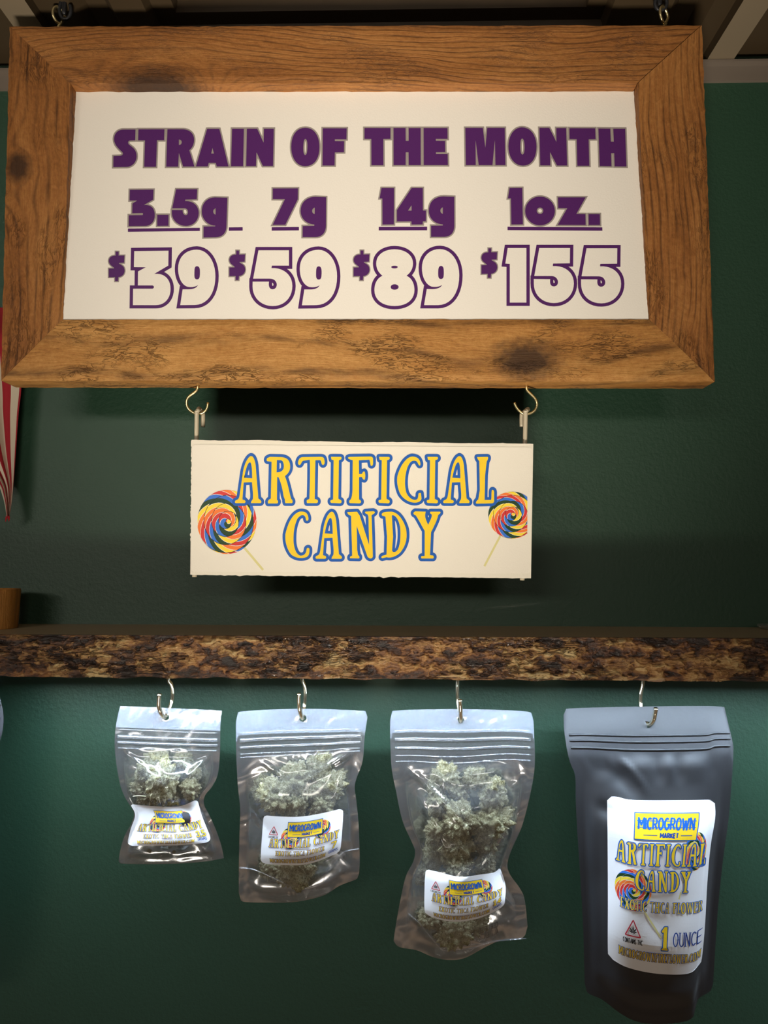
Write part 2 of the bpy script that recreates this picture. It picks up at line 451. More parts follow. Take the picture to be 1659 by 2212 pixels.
def clip_poly(pts, cl):
    (ax, sign, lim) = cl; out = []
    n = len(pts)
    for i in range(n):
        a, b = pts[i], pts[(i+1) % n]; da, db = (a[ax]-lim)*sign, (b[ax]-lim)*sign
        if da >= 0: out.append((a[0], a[1]))
        if (da >= 0) != (db >= 0):
            t = da/(da-db); out.append((a[0]+(b[0]-a[0])*t, a[1]+(b[1]-a[1])*t))
    return out

# lollipop picture: a rope of twisted colours wound in a spiral
def lollipop(P, cx, cy, rx, ry, rot, layer=1, turns=4.0, stick=None, sw=0, mirror=1, fin=1):
    if stick: P.stroke(stick, sw, 'stick', layer, False)
    P.fill([[Vector((cx+rx*.985*math.cos(a*math.pi/24), cy+ry*.985*math.sin(a*math.pi/24))) for a in range(48)]], 'ink_black', layer+1)
    cols = ['red', 'orange', 'lolly_yellow', 'green', 'lolly_blue']
    pitch = 1.0/turns
    def pt(sv, f):
        ff = f*0.94+0.03
        r = pitch*(sv-1+ff); r = max(0.0, min(1.0, r))
        th = rot+mirror*sv*2*math.pi
        return Vector((cx+rx*r*math.cos(th), cy+ry*r*math.sin(th)))
    sv = 0.25; k = 0
    while sv < turns+1.0:
        rmid = max(pitch*(sv-0.5), 0.06)
        ds = min(0.22, 0.115*0.42/rmid); 
        sk = -min(0.30, 0.16*0.5/rmid)
        n1, n2 = 4, 5
        for j in range(n2):
            f0, f1 = j/n2, (j+1)/n2
            for i in range(n1 if ds > 0.1 else 2):
                nn = n1 if ds > 0.1 else 2
                g = 0.10
                s0, s1 = sv+ds*(1-g)*i/nn, sv+ds*(1-g)*(i+1)/nn
                q = [pt(s0+sk*f0, f0), pt(s1+sk*f0, f0), pt(s1+sk*f1, f1), pt(s0+sk*f1, f1)]
                P.face(q, cols[k % 5], layer+2)
            q = [pt(sv+ds*0.9+sk*f0, f0), pt(sv+ds*1.0+sk*f0, f0), pt(sv+ds*1.0+sk*f1, f1), pt(sv+ds*0.9+sk*f1, f1)]
            P.face(q, 'white_ink' if k % 5 != 3 else 'green', layer+2)
        sv += ds; k += 1

# western slab letters of the candy sign (traced off the small sign, 4.366 px per picture pixel)
KP = 4.366
A_ = ["M 620 240 C 590 250 560 310 545 390 L 515 600 C 510 640 500 650 485 655 C 465 660 465 685 480 685 L 555 685 C 575 683 575 660 555 655 L 540 650 L 552 490 L 630 487 L 640 600 C 640 640 640 650 625 665 L 620 685 L 708 685 C 722 683 722 665 708 655 L 690 640 L 665 330 C 655 265 640 240 620 240 Z",
      "M 610 300 C 625 300 630 340 632 450 L 556 445 C 570 370 590 300 610 300 Z"]
R_ = ["M 775 260 C 765 270 765 290 780 290 L 815 295 L 808 640 C 800 650 785 650 780 670 L 782 688 L 868 688 C 880 680 880 660 865 655 L 868 440 L 880 440 C 900 480 920 560 925 600 C 930 640 945 645 940 665 L 945 685 L 1005 685 C 1018 680 1015 655 1000 645 C 985 600 970 500 940 430 C 980 400 992 370 990 330 C 985 270 950 250 890 250 L 800 248 Z",
      "M 865 278 L 905 280 C 935 290 935 350 925 365 C 915 385 890 395 862 395 Z"]
T_ = ["M 1068 285 C 1060 310 1065 325 1080 325 C 1095 325 1095 290 1115 285 L 1175 275 C 1180 300 1178 500 1172 640 C 1165 655 1145 650 1145 665 L 1148 685 L 1240 685 C 1258 680 1255 655 1240 650 L 1222 645 L 1228 280 L 1270 278 C 1290 285 1280 320 1298 325 C 1318 328 1318 290 1310 265 C 1305 250 1290 248 1270 248 L 1110 250 C 1085 252 1075 265 1068 285 Z"]
I_ = ["M 1375 248 L 1465 248 C 1480 250 1478 272 1465 275 L 1450 280 L 1445 640 C 1450 655 1475 650 1475 668 C 1475 685 1465 685 1460 687 L 1380 683 C 1365 680 1365 655 1380 655 L 1395 650 L 1400 280 L 1380 275 Z"]
F_ = ["M 1535 255 C 1535 270 1560 275 1580 280 L 1578 560 C 1575 640 1560 655 1548 660 C 1545 680 1550 685 1560 685 L 1645 687 C 1665 680 1665 660 1640 650 L 1640 440 L 1665 438 C 1672 445 1675 465 1690 465 C 1702 460 1702 395 1690 385 C 1675 385 1672 405 1665 410 L 1640 410 L 1638 280 L 1735 275 C 1745 280 1745 320 1750 330 C 1760 338 1772 330 1772 310 L 1772 260 C 1765 248 1755 245 1740 245 L 1550 248 Z"]
C_ = ["M 550 330 C 565 335 562 300 550 280 C 540 255 510 245 480 245 C 430 250 375 320 345 420 C 330 480 350 560 370 600 C 410 660 470 685 520 680 C 550 675 570 660 570 640 L 565 590 C 555 585 540 590 540 600 C 540 640 530 655 505 655 C 470 650 440 620 425 580 C 410 520 412 450 425 390 C 445 310 470 280 510 285 C 535 290 535 320 550 330 Z"]
L_ = ["M 1095 250 L 1190 248 C 1205 250 1200 270 1185 290 L 1170 420 L 1165 655 L 1225 655 C 1235 640 1225 580 1235 560 C 1250 555 1258 570 1255 600 L 1255 670 C 1250 685 1240 687 1225 687 L 1090 690 C 1075 685 1085 665 1105 650 L 1120 560 L 1115 290 C 1110 280 1095 270 1095 250 Z"]
C2 = ["M 1145 850 C 1165 855 1165 830 1160 810 C 1150 770 1120 760 1080 765 C 1020 780 970 860 945 980 C 940 1050 960 1120 1000 1170 C 1040 1205 1100 1210 1140 1195 C 1170 1185 1175 1150 1172 1115 C 1165 1100 1145 1105 1145 1120 C 1140 1165 1120 1180 1085 1180 C 1045 1165 1025 1110 1022 1040 C 1020 960 1030 890 1060 830 C 1085 795 1115 790 1130 810 C 1140 825 1135 845 1145 850 Z"]
N_ = ["M 1530 770 C 1528 790 1550 800 1565 805 L 1570 1000 L 1575 1180 C 1560 1185 1550 1190 1555 1205 L 1640 1207 C 1650 1195 1640 1180 1630 1175 L 1622 1120 L 1618 900 L 1720 1190 C 1735 1210 1760 1215 1770 1190 L 1765 1000 L 1758 800 C 1765 790 1790 785 1790 768 L 1775 760 L 1700 765 C 1690 775 1700 785 1720 790 L 1728 810 L 1735 1080 L 1645 800 L 1620 765 Z"]
D_ = ["M 195 795 C 190 770 230 765 290 765 C 350 775 400 840 425 930 C 440 1020 420 1090 370 1150 C 330 1190 280 1205 240 1195 L 200 1205 C 185 1200 190 1185 205 1180 L 240 1170 L 245 1000 L 230 815 C 215 800 195 812 195 795 Z",
      "M 290 800 C 330 790 365 860 370 930 C 374 1000 370 1080 345 1125 C 325 1150 300 1155 292 1130 L 302 1000 Z"]
Y_ = ["M 495 775 C 490 790 505 795 515 800 C 545 840 570 900 600 945 L 600 1180 C 595 1190 565 1175 565 1195 L 570 1207 L 680 1207 C 692 1195 685 1180 675 1178 L 650 1175 L 660 960 C 690 900 720 840 728 795 C 745 785 755 775 745 765 L 655 765 C 645 775 650 785 665 790 C 675 810 650 850 632 890 C 615 850 600 820 605 790 L 610 765 L 510 762 Z"]
E_ = ["M 0 250 L 190 248 C 215 250 210 320 200 330 C 185 330 190 280 175 278 L 95 280 L 95 440 L 130 438 C 140 400 155 400 158 420 L 158 490 C 150 500 140 495 135 470 L 95 470 L 95 655 L 185 655 C 195 640 190 590 205 590 C 222 595 220 680 205 687 L 0 687 C -10 670 0 660 35 650 L 38 280 C 0 275 -5 265 0 250 Z"]
H_ = ["M 0 248 L 110 248 C 120 265 110 275 90 280 L 88 440 L 190 440 L 188 280 C 165 275 160 260 170 248 L 280 248 C 290 265 275 275 255 280 L 258 650 C 280 655 290 670 280 687 L 170 687 C 158 670 170 655 190 650 L 190 475 L 88 475 L 88 650 C 110 655 120 672 110 687 L 0 687 C -10 670 0 655 25 650 L 28 280 C 5 275 -10 262 0 248 Z"]
X_ = ["M 0 248 L 110 248 C 118 265 105 272 95 278 L 145 400 L 190 278 C 175 270 172 260 180 248 L 270 248 C 278 265 262 275 245 280 L 178 450 L 258 650 C 275 655 285 670 275 687 L 165 687 C 158 670 170 660 180 655 L 135 530 L 88 655 C 100 660 108 675 100 687 L 0 687 C -8 670 5 660 25 650 L 105 460 L 30 280 C 5 275 -8 262 0 248 Z"]
O_ = ["M 140 240 C 230 240 280 340 280 467 C 280 600 230 692 140 692 C 50 692 0 600 0 467 C 0 340 50 240 140 240 Z", "M 145 290 C 190 290 215 380 215 467 C 215 560 190 640 145 640 C 95 640 70 560 70 467 C 70 380 95 290 145 290 Z"]
W_ = ["M 0 248 L 105 248 C 112 265 100 272 88 278 L 130 560 L 185 248 L 225 248 L 285 560 L 320 278 C 300 270 298 258 305 248 L 395 248 C 402 265 390 275 372 280 L 300 690 L 262 690 L 205 400 L 145 690 L 105 690 L 30 280 C 5 272 -8 262 0 248 Z"]
M_ = ["M 0 248 L 100 248 L 175 500 L 250 248 L 350 248 C 358 265 345 275 325 280 L 328 650 C 350 655 358 672 350 687 L 245 687 C 238 670 248 660 262 652 L 258 400 L 190 620 L 155 620 L 88 400 L 85 650 C 105 658 112 672 105 687 L 0 687 C -8 672 5 658 25 650 L 28 280 C 5 275 -8 262 0 248 Z"]
G_ = ["M 205 330 C 222 335 220 300 208 280 C 195 255 165 243 135 245 C 85 250 30 320 5 420 C -10 480 5 560 25 600 C 65 660 125 690 175 682 C 205 676 228 660 228 640 L 228 520 C 245 510 250 495 240 480 L 140 480 C 130 495 140 510 165 515 L 165 640 C 150 660 110 645 85 590 C 68 520 70 450 80 390 C 100 310 125 280 165 285 C 190 290 190 322 205 330 Z"]
ONE = ["M 0 330 L 60 250 L 125 248 L 125 640 C 145 650 155 665 150 687 L 15 687 C 5 670 20 655 45 645 L 45 350 C 30 360 10 365 0 330 Z"]
DOT = ["M 0 610 L 70 605 L 72 685 L 2 687 Z"]
SLAB = {'A': (A_, 0), 'R': (R_, 0), 'T': (T_, 0), 'I': (I_, 0), 'F': (F_, 0), 'C': (C_, 0), 'L': (L_, 0), 'N': (N_, -522), 'D': (D_, -520), 'Y': (Y_, -520),
        'E': (E_, 0), 'H': (H_, 0), 'X': (X_, 0), 'O': (O_, 0), 'W': (W_, 0), 'M': (M_, 0), 'G': (G_, 0), '1': (ONE, 0), '.': (DOT, 0)}
_sl = {}
def slab(ch):
    if ch not in _sl:
        paths, dy = SLAB[ch]
        cs = [parse(p, 0, dy) for p in paths]
        x0 = min(p.x for c in cs for p in c); x1 = max(p.x for c in cs for p in c)
        _sl[ch] = ([[Vector((p.x-x0, p.y-245)) for p in c] for c in cs], x1-x0)
    return _sl[ch]

def slab_text(P, text, x0, y0, x1, y1, fill, line, w, layer=1, gap=38, space=130):
    tot = 0
    for ch in text: tot += space if ch == ' ' else slab(ch)[1]+gap
    tot -= gap; kx = (x1-x0)/tot; ky = (y1-y0)/442; cx = 0
    for ch in text:
        if ch == ' ': cx += space; continue
        cs, wd = slab(ch)
        P.glyph([[Vector((x0+(cx+p.x)*kx, y0+p.y*ky)) for p in c] for c in cs], fill, line, w, layer, 0)
        cx += wd+gap

def arc(cx, cy, rx, ry, a0, a1, n=9):
    return [(cx+rx*math.cos(math.radians(a0+(a1-a0)*i/(n-1))), cy+ry*math.sin(math.radians(a0+(a1-a0)*i/(n-1)))) for i in range(n)]
LINE = {   # single-line letters in a unit box (y down): strokes, width
    'M': ([[(0, 1), (0, 0), (.4, .62), (.8, 0), (.8, 1)]], .8), 'I': ([[(0, 0), (0, 1)]], .02), 'C': ([arc(.33, .5, .33, .5, -50, -310)], .58),
    'R': ([[(0, 1), (0, 0), (.3, 0)]+arc(.3, .27, .25, .27, -90, 90, 7)+[(0, .54)], [(.28, .54), (.58, 1)]], .58), 'O': ([arc(.32, .5, .32, .5, 0, 360, 17)], .64),
    'G': ([arc(.33, .5, .33, .5, -50, -350)+[(.66, .56), (.38, .56)]], .66), 'W': ([[(0, 0), (.24, 1), (.46, .25), (.68, 1), (.92, 0)]], .92),
    'N': ([[(0, 1), (0, 0), (.6, 1), (.6, 0)]], .6), 'A': ([[(0, 1), (.32, 0), (.64, 1)], [(.12, .66), (.52, .66)]], .64), 'K': ([[(0, 0), (0, 1)], [(.55, 0), (0, .56)], [(.2, .42), (.58, 1)]], .58),
    'E': ([[(.5, 0), (0, 0), (0, 1), (.5, 1)], [(0, .48), (.42, .48)]], .5), 'T': ([[(0, 0), (.6, 0)], [(.3, 0), (.3, 1)]], .6), 'H': ([[(0, 0), (0, 1)], [(.56, 0), (.56, 1)], [(0, .48), (.56, .48)]], .56),
    'S': ([arc(.28, .26, .27, .26, -40, -250, 9)+arc(.28, .75, .28, .25, -70, 150, 9)], .56), 'U': ([[(0, 0), (0, .66)]+arc(.3, .68, .3, .32, 180, 0, 9)+[(.6, 0)]], .6),
    '1': ([[(0, .2), (.2, 0), (.2, 1)], [(0, 1), (.4, 1)]], .4), '3': ([arc(.26, .25, .26, .25, -160, 80, 9)+arc(.26, .74, .30, .26, -80, 160, 9)], .56),
    '5': ([[(.5, 0), (.08, 0), (.04, .42)]+arc(.25, .68, .29, .32, -110, 150, 10)], .55), '7': ([[(0, 0), (.52, 0), (.2, 1)]], .52),
    '4': ([[(.4, 1), (.4, 0), (0, .68), (.58, .68)]], .58), '.': ([[(0, .96), (0.02, 1)]], .05),
    'F': ([[(.5, 0), (0, 0), (0, 1)], [(0, .48), (.42, .48)]], .5), 'D': ([[(0, 0), (0, 1), (.25, 1)]+arc(.25, .5, .35, .5, 90, -90, 9)+[(0, 0)]], .6)}
def line_text(P, text, x0, y0, x1, y1, key, w, layer, gap=.28, space=.45, outline=None, ow=0, serif=0):
    tot = sum(space if c == ' ' else LINE[c][1]+gap for c in text)-gap; kx = (x1-x0)/max(tot, .05); cx = 0; ky = y1-y0
    for ch in text:
        if ch == ' ': cx += space; continue
        for st in LINE[ch][0]:
            pts = [Vector((x0+(cx+a)*kx, y0+b*ky)) for a, b in st]
            def ends(ww, k, ly):
                for p in (pts[0], pts[-1]): P.fill([ell(p.x, p.y, ww, ww, 8)], k, ly)
            if outline:
                P.stroke(pts, w+ow, outline, layer, False, 0); ends(w+ow, outline, layer)
            P.stroke(pts, w, key, layer+(1 if outline else 0), False, 0)
            if outline: ends(w, key, layer+1)
            if serif:
                for p in (pts[0], pts[-1]): P.face([(p.x-serif, p.y-w*.6), (p.x+serif, p.y-w*.6), (p.x+serif, p.y+w*.6), (p.x-serif, p.y+w*.6)], key, layer)
        cx += LINE[ch][1]+gap

# ---------------------------------------------------------------- setting: wall, ceiling, trim
YW = 0.765
zr = at(1600, 142.6, YW).z; zt_bot = at(1600, 178.8, YW).z
ZCEIL = zr
o = mesh_obj('wall_back', *box_data(-1.6, 1.6, YW, YW+0.08, 0.0, ZCEIL+0.04), M['wall']); tag(o, kind='structure')

def ceiling():
    # ribbed sheet whose ribs run towards the wall, with one shallow rectangular tray above the sign
    z = ZCEIL+0.0112; prof = []
    def rib(x0, x1, d, s): return [(x0-s, 0), (x0, d), (x1, d), (x1+s, 0)]
    prof = [(-1.6, 0), (-1.10, 0), (-1.09, -.012), (-1.06, -.012), (-1.05, 0)]
    xs = [(-0.402, -0.372), (0.337, 0.366)]
    prof += rib(xs[0][0], xs[0][1], -0.011, 0.001)
    prof += [(-0.335, 0.0), (-0.325, .012), (-0.305, .012), (-0.295, 0)]
    prof += [(0.275, 0.0), (0.285, .012), (0.305, .012), (0.315, 0)]
    prof += rib(xs[1][0], xs[1][1], -0.011, 0.001)
    prof += [(0.44, 0), (.45, .02), (.52, .02), (.53, 0), (1.6, 0)]
    V, F, mi = [], [], []
    for (x, dz) in prof:
        V.append((x, -2.2, z+dz)); V.append((x, YW, z+dz))
    for i in range(len(prof)-1):
        xa, xb = prof[i][0], prof[i+1][0]
        if xa < 0 < xb: continue               # the tray fills the middle bay
        F.append((2*i, 2*i+1, 2*i+3, 2*i+2)); mi.append(0 if (prof[i][1] < -0.005 and prof[i+1][1] < -0.005) else 1)
    b = len(V); x0, x1 = -0.295, 0.275
    rings = [(x0, x1, -2.2, YW, 0.0), (-.262, .215, -2.2, 0.722, 0.0), (-.258, .211, -2.2, .720, 0.010), (-.236, .192, -2.2, .7025, .010), (-.234, .190, -2.2, .7010, .022)]
    for (a, c, ya, yb, dz) in rings: V += [(a, ya, z+dz), (a, yb, z+dz), (c, yb, z+dz), (c, ya, z+dz)]
    for r in range(len(rings)-1):
        for k in range(3):
            p = b+4*r+k; F.append((p, p+1, p+5, p+4)); mi.append(1 if r != 2 else 1)
    p = b+4*(len(rings)-1); F.append((p, p+1, p+2, p+3)); mi.append(1)
    # sheet thickness above
    b = len(V); v, f = box_data(-1.6, 1.6, -2.2, YW, z+0.03, z+0.05); V += v; F += [tuple(b+i for i in q) for q in f]; mi += [1]*6
    o = mesh_obj('ceiling', V, F, [M['ceiling'], M['ceiling_dark']], midx=mi); tag(o, kind='structure')
ceiling()
v, f = box_data(-1.6, 1.6, YW-0.004, YW, zt_bot, ZCEIL-0.0005)
v2, f2 = box_data(-1.6, 1.6, YW-0.012, YW-0.004, ZCEIL-0.003, ZCEIL-0.0005)
o = mesh_obj('trim_1', v+v2, f+[tuple(8+i for i in q) for q in f2], M['trim']); tag(o, kind='structure')

# ---------------------------------------------------------------- the framed price sign
YS, TH = 0.660, 0.028
YP = YS+0.0135
sign = empty('framed_price_sign', at(772, 825, YS+TH/2), 'large white price board in a rough cedar frame hung from the ceiling', 'sign')
OUT = [(20, 56), (1515, 53), (1545, 824), (1, 822)]       # TL TR BR BL of the frame, front edges
INN = [(151, 179), (1377, 178), (1402, 689), (134, 690)]
L1, M1, D1 = srgb(168, 116, 62), srgb(134, 84, 38), srgb(90, 52, 20)
L2, M2, D2 = srgb(192, 144, 82), srgb(156, 106, 50), srgb(104, 64, 26)
def board(name, a, b, ia, ib, mat):
    """mitred board from picture corners: outer edge a-b, inner edge ia-ib"""
    A, B, IA, IB = [at(p[0], p[1], YS) for p in (a, b, ia, ib)]
    U = (B-A).normalized(); Vv = Vector((-U.z, 0, U.x))
    if (IA-A).dot(Vv) < 0: Vv = -Vv
    nl, nw = 90, 10
    V, F, uv = [], [], []
    rr = random.Random(len(name)*13+int(a[0]))
    def nz(p): return 0.0006*noise.noise(Vector((p.x*90, p.z*90, 1.3)))+0.0005*noise.noise(Vector((p.x*300, p.z*300, 7)))
    for j in range(nw+1):
        for i in range(nl+1):
            t = j/nw; p = (A.lerp(IA, t)).lerp(B.lerp(IB, t), i/nl)
            q = p.copy(); q.y += nz(p)*0.5
            if j in (0, nw): q += Vv*(nz(p)*0.9); q.y += 0.0010
            V.append(q); uv.append(((p-A).dot(U), (p-A).dot(Vv)))
    fr = len(V)
    for j in (0, nw):
        for i in range(nl+1):
            k = j*(nl+1)+i; q = V[k].copy(); q.y = YS+0.0022; V.append(q); uv.append((uv[k][0], uv[k][1]-.001 if j == 0 else uv[k][1]+.001))
        for i in range(nl+1):
            k = j*(nl+1)+i; q = V[k].copy(); q.y = YS+TH; V.append(q); uv.append((uv[k][0], uv[k][1]-TH if j == 0 else uv[k][1]+TH))
    for j in range(nw):
        for i in range(nl):
            k = j*(nl+1)+i; F.append((k, k+1, k+nl+2, k+nl+1))
    for s, j in enumerate((0, nw)):
        o1 = fr+s*2*(nl+1); o2 = o1+nl+1
        for i in range(nl):
            k = j*(nl+1)+i
            F.append((k, k+1, o1+i+1, o1+i)); F.append((o1+i, o1+i+1, o2+i+1, o2+i))
    o2a = fr+(nl+1); o2b = fr+3*(nl+1)
    for i in range(nl): F.append((o2a+i, o2a+i+1, o2b+i+1, o2b+i))
    for i in (0, nl):   # mitre ends
        loop = [j*(nl+1)+i for j in range(nw+1)]+[fr+2*(nl+1)+i, o2b+i, o2a+i, fr+i]
        F.append(tuple(loop))
    o = mesh_obj(name, V, F, mat, sign, uvs=uv)
    fix_normals(o)
    return o
g_ = 0.8
board('top_rail', OUT[0], OUT[1], INN[0], INN[1], wood_mat('cedar_top', [(0.146, 0.066, 0.024, 2.0)], 1, L1, M1, D1, rings=1150, crack=0.35))
board('bottom_rail', (OUT[3][0]+g_, OUT[3][1]), (OUT[2][0]-g_, OUT[2][1]), INN[3], INN[2], wood_mat('cedar_bottom', [(0.50, 0.02, 0.02, 1.6)], 2.3, L2, M2, D2, rings=230, crack=1.0))
board('side_stile', OUT[0], OUT[3], INN[0], INN[3], wood_mat('cedar_left', [(0.145, 0.012, 0.0135, 1.25)], 3.1, L1, M1, D1, rings=700, crack=0.6))
board('side_stile', (OUT[1][0]+2.2, OUT[1][1]), OUT[2], (INN[1][0]+2.0, INN[1][1]), INN[2], wood_mat('cedar_right', [], 4.7, L1, M1, D1, rings=1000, crack=0.5))

# printed sheet behind the frame opening
YPB = YS+0.0018                                # the sheet leans forward in the frame: its foot is near the front
ZPT, ZPB = at(800, 199, YP).z, at(800, 690, YPB).z
def on_panel(px, py, lift=0.0):
    nrm = Vector((0, ZPT-ZPB, -(YP-YPB))); d = CM @ Vector(((px-829.5)/FPX, -(py-1106)/FPX, -1))
    q = Vector((0, YPB-lift, ZPB)); return CP+d*((q-CP).dot(nrm)/d.dot(nrm))
PA = [on_panel(*p) for p in ((140, 170), (1392, 168), (1408, 696), (128, 698))]
pv = PA+[p+Vector((0, 0.003, 0)) for p in PA]
panel = mesh_obj('printed_panel', pv, [(0, 1, 2, 3), (7, 6, 5, 4), (0, 4, 5, 1), (1, 5, 6, 2), (2, 6, 7, 3), (3, 7, 4, 0)], M['paper'], sign)
panel['label'] = 'white printed sheet'
mp_panel = lambda x, y, ly: on_panel(x, y, 0.00008*ly)

P = Print(); S8 = 8.295
def put(paths, ox, oy, k, fk='purple', lk='grey_ink', w=3.1, sh=(0, 0), pre=1.0, miter=2.6):
    P.glyph([parse(p, ox, oy, k, sh, pre) for p in paths], fk, lk, w, 1, miter)
put(["M 125 640 L 235 636 C 262 635 300 620 293 585 C 285 555 135 470 135 335 C 137 225 215 165 300 165 L 520 165 L 516 357 L 420 362 C 385 370 380 400 395 425 C 420 460 540 500 540 640 C 540 770 440 835 360 835 L 122 838 Z"], 230, 260, S8)
put(["M 572 160 L 1040 160 L 1032 355 L 905 355 L 888 833 L 675 833 L 690 360 L 567 357 Z"], 230, 260, S8)
put(["M 1092 160 L 1370 160 C 1500 162 1570 250 1570 345 C 1570 440 1530 500 1485 535 L 1575 828 L 1372 828 L 1298 585 L 1284 830 L 1070 830 Z", "M 1298 342 C 1365 345 1365 440 1298 442 Z"], 230, 260, S8)
put(["M 310 153 L 530 153 L 693 826 L 483 826 L 465 763 L 340 763 L 322 826 L 110 826 Z", "M 407 495 L 432 595 L 383 595 Z"], 410, 260, S8)
put(["M 757 151 L 970 151 L 955 822 L 738 822 Z"], 410, 260, S8)
put(["M 1022 150 L 1207 150 L 1322 400 L 1328 150 L 1505 150 L 1492 818 L 1308 818 L 1195 570 L 1185 820 L 1010 820 Z"], 410, 260, S8)
put(["M 412 133 C 580 133 665 290 665 480 C 665 690 570 822 405 822 C 250 822 158 670 158 475 C 158 270 250 133 412 133 Z", "M 412 335 C 440 335 450 400 447 480 C 445 570 435 620 410 620 C 383 620 373 570 375 480 C 378 390 385 335 412 335 Z"], 610, 260, S8)
put(["M 724 142 L 1152 142 L 1148 340 L 940 340 L 940 372 L 1108 374 L 1104 572 L 940 574 L 935 810 L 718 810 Z"], 610, 260, S8)
put(["M 60 137 L 527 137 L 527 333 L 398 335 L 400 805 L 185 805 L 183 335 L 60 333 Z"], 780, 260, S8)
put(["M 580 137 L 797 137 L 800 368 L 852 368 L 852 137 L 1068 137 L 1070 803 L 852 803 L 850 572 L 800 572 L 798 803 L 582 803 Z"], 780, 260, S8)
put(["M 1120 137 L 1548 137 L 1550 333 L 1338 333 L 1340 367 L 1505 369 L 1508 570 L 1340 572 L 1342 604 L 1552 604 L 1556 803 L 1122 803 Z"], 780, 260, S8)
put(["M 125 135 L 440 135 L 484 490 L 518 135 L 832 135 L 845 803 L 665 803 L 655 352 L 612 803 L 365 803 L 309 355 L 313 803 L 135 803 Z"], 990, 260, S8)
put(["M 1140 125 C 1310 125 1402 290 1402 470 C 1402 680 1310 812 1160 812 C 1000 812 897 660 897 465 C 897 270 1000 125 1140 125 Z", "M 1145 328 C 1175 328 1186 400 1187 480 C 1188 560 1175 612 1150 612 C 1125 612 1113 570 1112 480 C 1112 390 1115 328 1145 328 Z"], 990, 260, S8)
put(["M -41 135 L 137 135 L 265 388 L 262 138 L 440 138 L 458 810 L 275 810 L 150 568 L 155 808 L -25 808 Z"], 1170, 260, S8)
put(["M 497 140 L 960 142 L 968 338 L 843 340 L 855 815 L 640 815 L 628 338 L 500 336 Z"], 1170, 260, S8)
put(["M 1017 145 L 1230 148 L 1240 380 L 1293 382 L 1283 150 L 1497 150 L 1520 828 L 1308 825 L 1300 588 L 1245 588 L 1252 822 L 1040 818 Z"], 1170, 260, S8)
P.build('headline_lettering', panel, mp_panel)

P = Print(); K2 = 6.144
put(["M 125 93 L 440 90 L 435 222 L 312 295 C 420 285 457 350 457 430 C 457 520 400 570 335 572 L 110 575 L 112 430 L 290 428 C 305 425 305 400 290 400 L 157 403 L 160 275 L 222 235 L 122 235 Z"], 260, 395, K2, w=2.9)
put(["M 490 424 L 640 424 L 638 570 L 488 572 Z"], 260, 395, K2, w=2.9)
put(["M 740 85 L 1020 85 L 1014 218 L 862 222 L 858 242 C 960 235 1040 300 1040 400 C 1040 500 970 572 870 572 C 760 572 683 490 683 400 L 683 362 L 828 362 C 820 400 845 430 870 428 C 900 425 905 380 885 352 C 872 340 860 338 845 338 L 688 338 Z"], 260, 395, K2, w=2.9)
put(["M 1420 198 L 1255 193 C 1150 195 1080 270 1080 380 C 1080 490 1170 570 1260 568 L 1258 577 L 1105 580 L 1103 725 L 1270 722 C 1360 718 1408 660 1408 575 Z", "M 1265 338 C 1222 345 1222 415 1263 422 Z"], 260, 395, K2, w=2.9)
put(["M 200 125 L 765 122 L 760 368 L 480 940 L 195 942 L 470 368 L 198 365 Z"], 570, 395, 10.37, w=2.9)
put(["M 1395 322 L 1150 312 C 970 315 822 430 822 630 C 822 820 980 930 1130 932 L 1128 962 L 870 968 L 868 1215 L 1160 1215 C 1310 1210 1390 1110 1390 960 Z", "M 1140 555 C 1062 570 1062 690 1138 700 Z"], 570, 395, 10.37, w=2.9)
put(["M 200 92 L 425 92 L 422 745 L 217 747 L 215 280 L 165 278 Z"], 800, 395, S8, w=2.9)
put(["M 740 92 L 940 92 L 942 495 L 997 497 L 995 688 L 940 690 L 938 745 L 738 747 L 735 690 L 475 692 L 475 490 Z", "M 738 403 L 740 497 L 675 497 Z"], 800, 395, S8, w=2.9)
put(["M 1503 250 L 1310 243 C 1150 245 1048 340 1048 505 C 1048 650 1170 740 1300 745 L 1298 765 L 1088 768 L 1088 968 L 1330 968 C 1450 960 1505 880 1505 770 Z", "M 1298 440 C 1240 450 1240 545 1298 555 Z"], 800, 395, S8, w=2.9)
K3 = 6.9125
put(["M 143 77 L 333 75 L 343 620 L 170 622 L 163 232 L 118 232 Z"], 1080, 395, K3, w=2.9)
P.glyph([ell(1080+598/K3, 395+420/K3, 222/K3, 215/K3, 48), ell(1080+598/K3, 395+417/K3, 48/K3, 48/K3, 24)], 'purple', 'grey_ink', 2.9)
put(["M 865 217 L 1280 217 L 1140 465 L 1277 467 L 1280 630 L 862 628 L 1005 380 L 870 378 Z"], 1080, 395, K3, w=2.9)
put(["M 1322 467 L 1492 467 L 1495 630 L 1325 630 Z"], 1080, 395, K3, w=2.9)
for pth, ox, oy, k in (("M 100 607 L 1055 597 L 1055 638 L 100 650 Z", 260, 395, K2), ("M 1440 592 L 1623 590 L 1623 634 L 1440 636 Z", 260, 395, K2),
                       ("M 175 995 L 785 990 L 785 1065 L 175 1070 Z", 570, 395, 10.37), ("M 150 790 L 1018 787 L 1018 850 L 150 852 Z", 800, 395, S8),
                       ("M 113 657 L 1528 665 L 1530 715 L 113 706 Z", 1080, 395, K3)):
    P.fill([parse(pth, ox, oy, k)], 'purple', 2)
P.build('weight_lettering', panel, mp_panel)

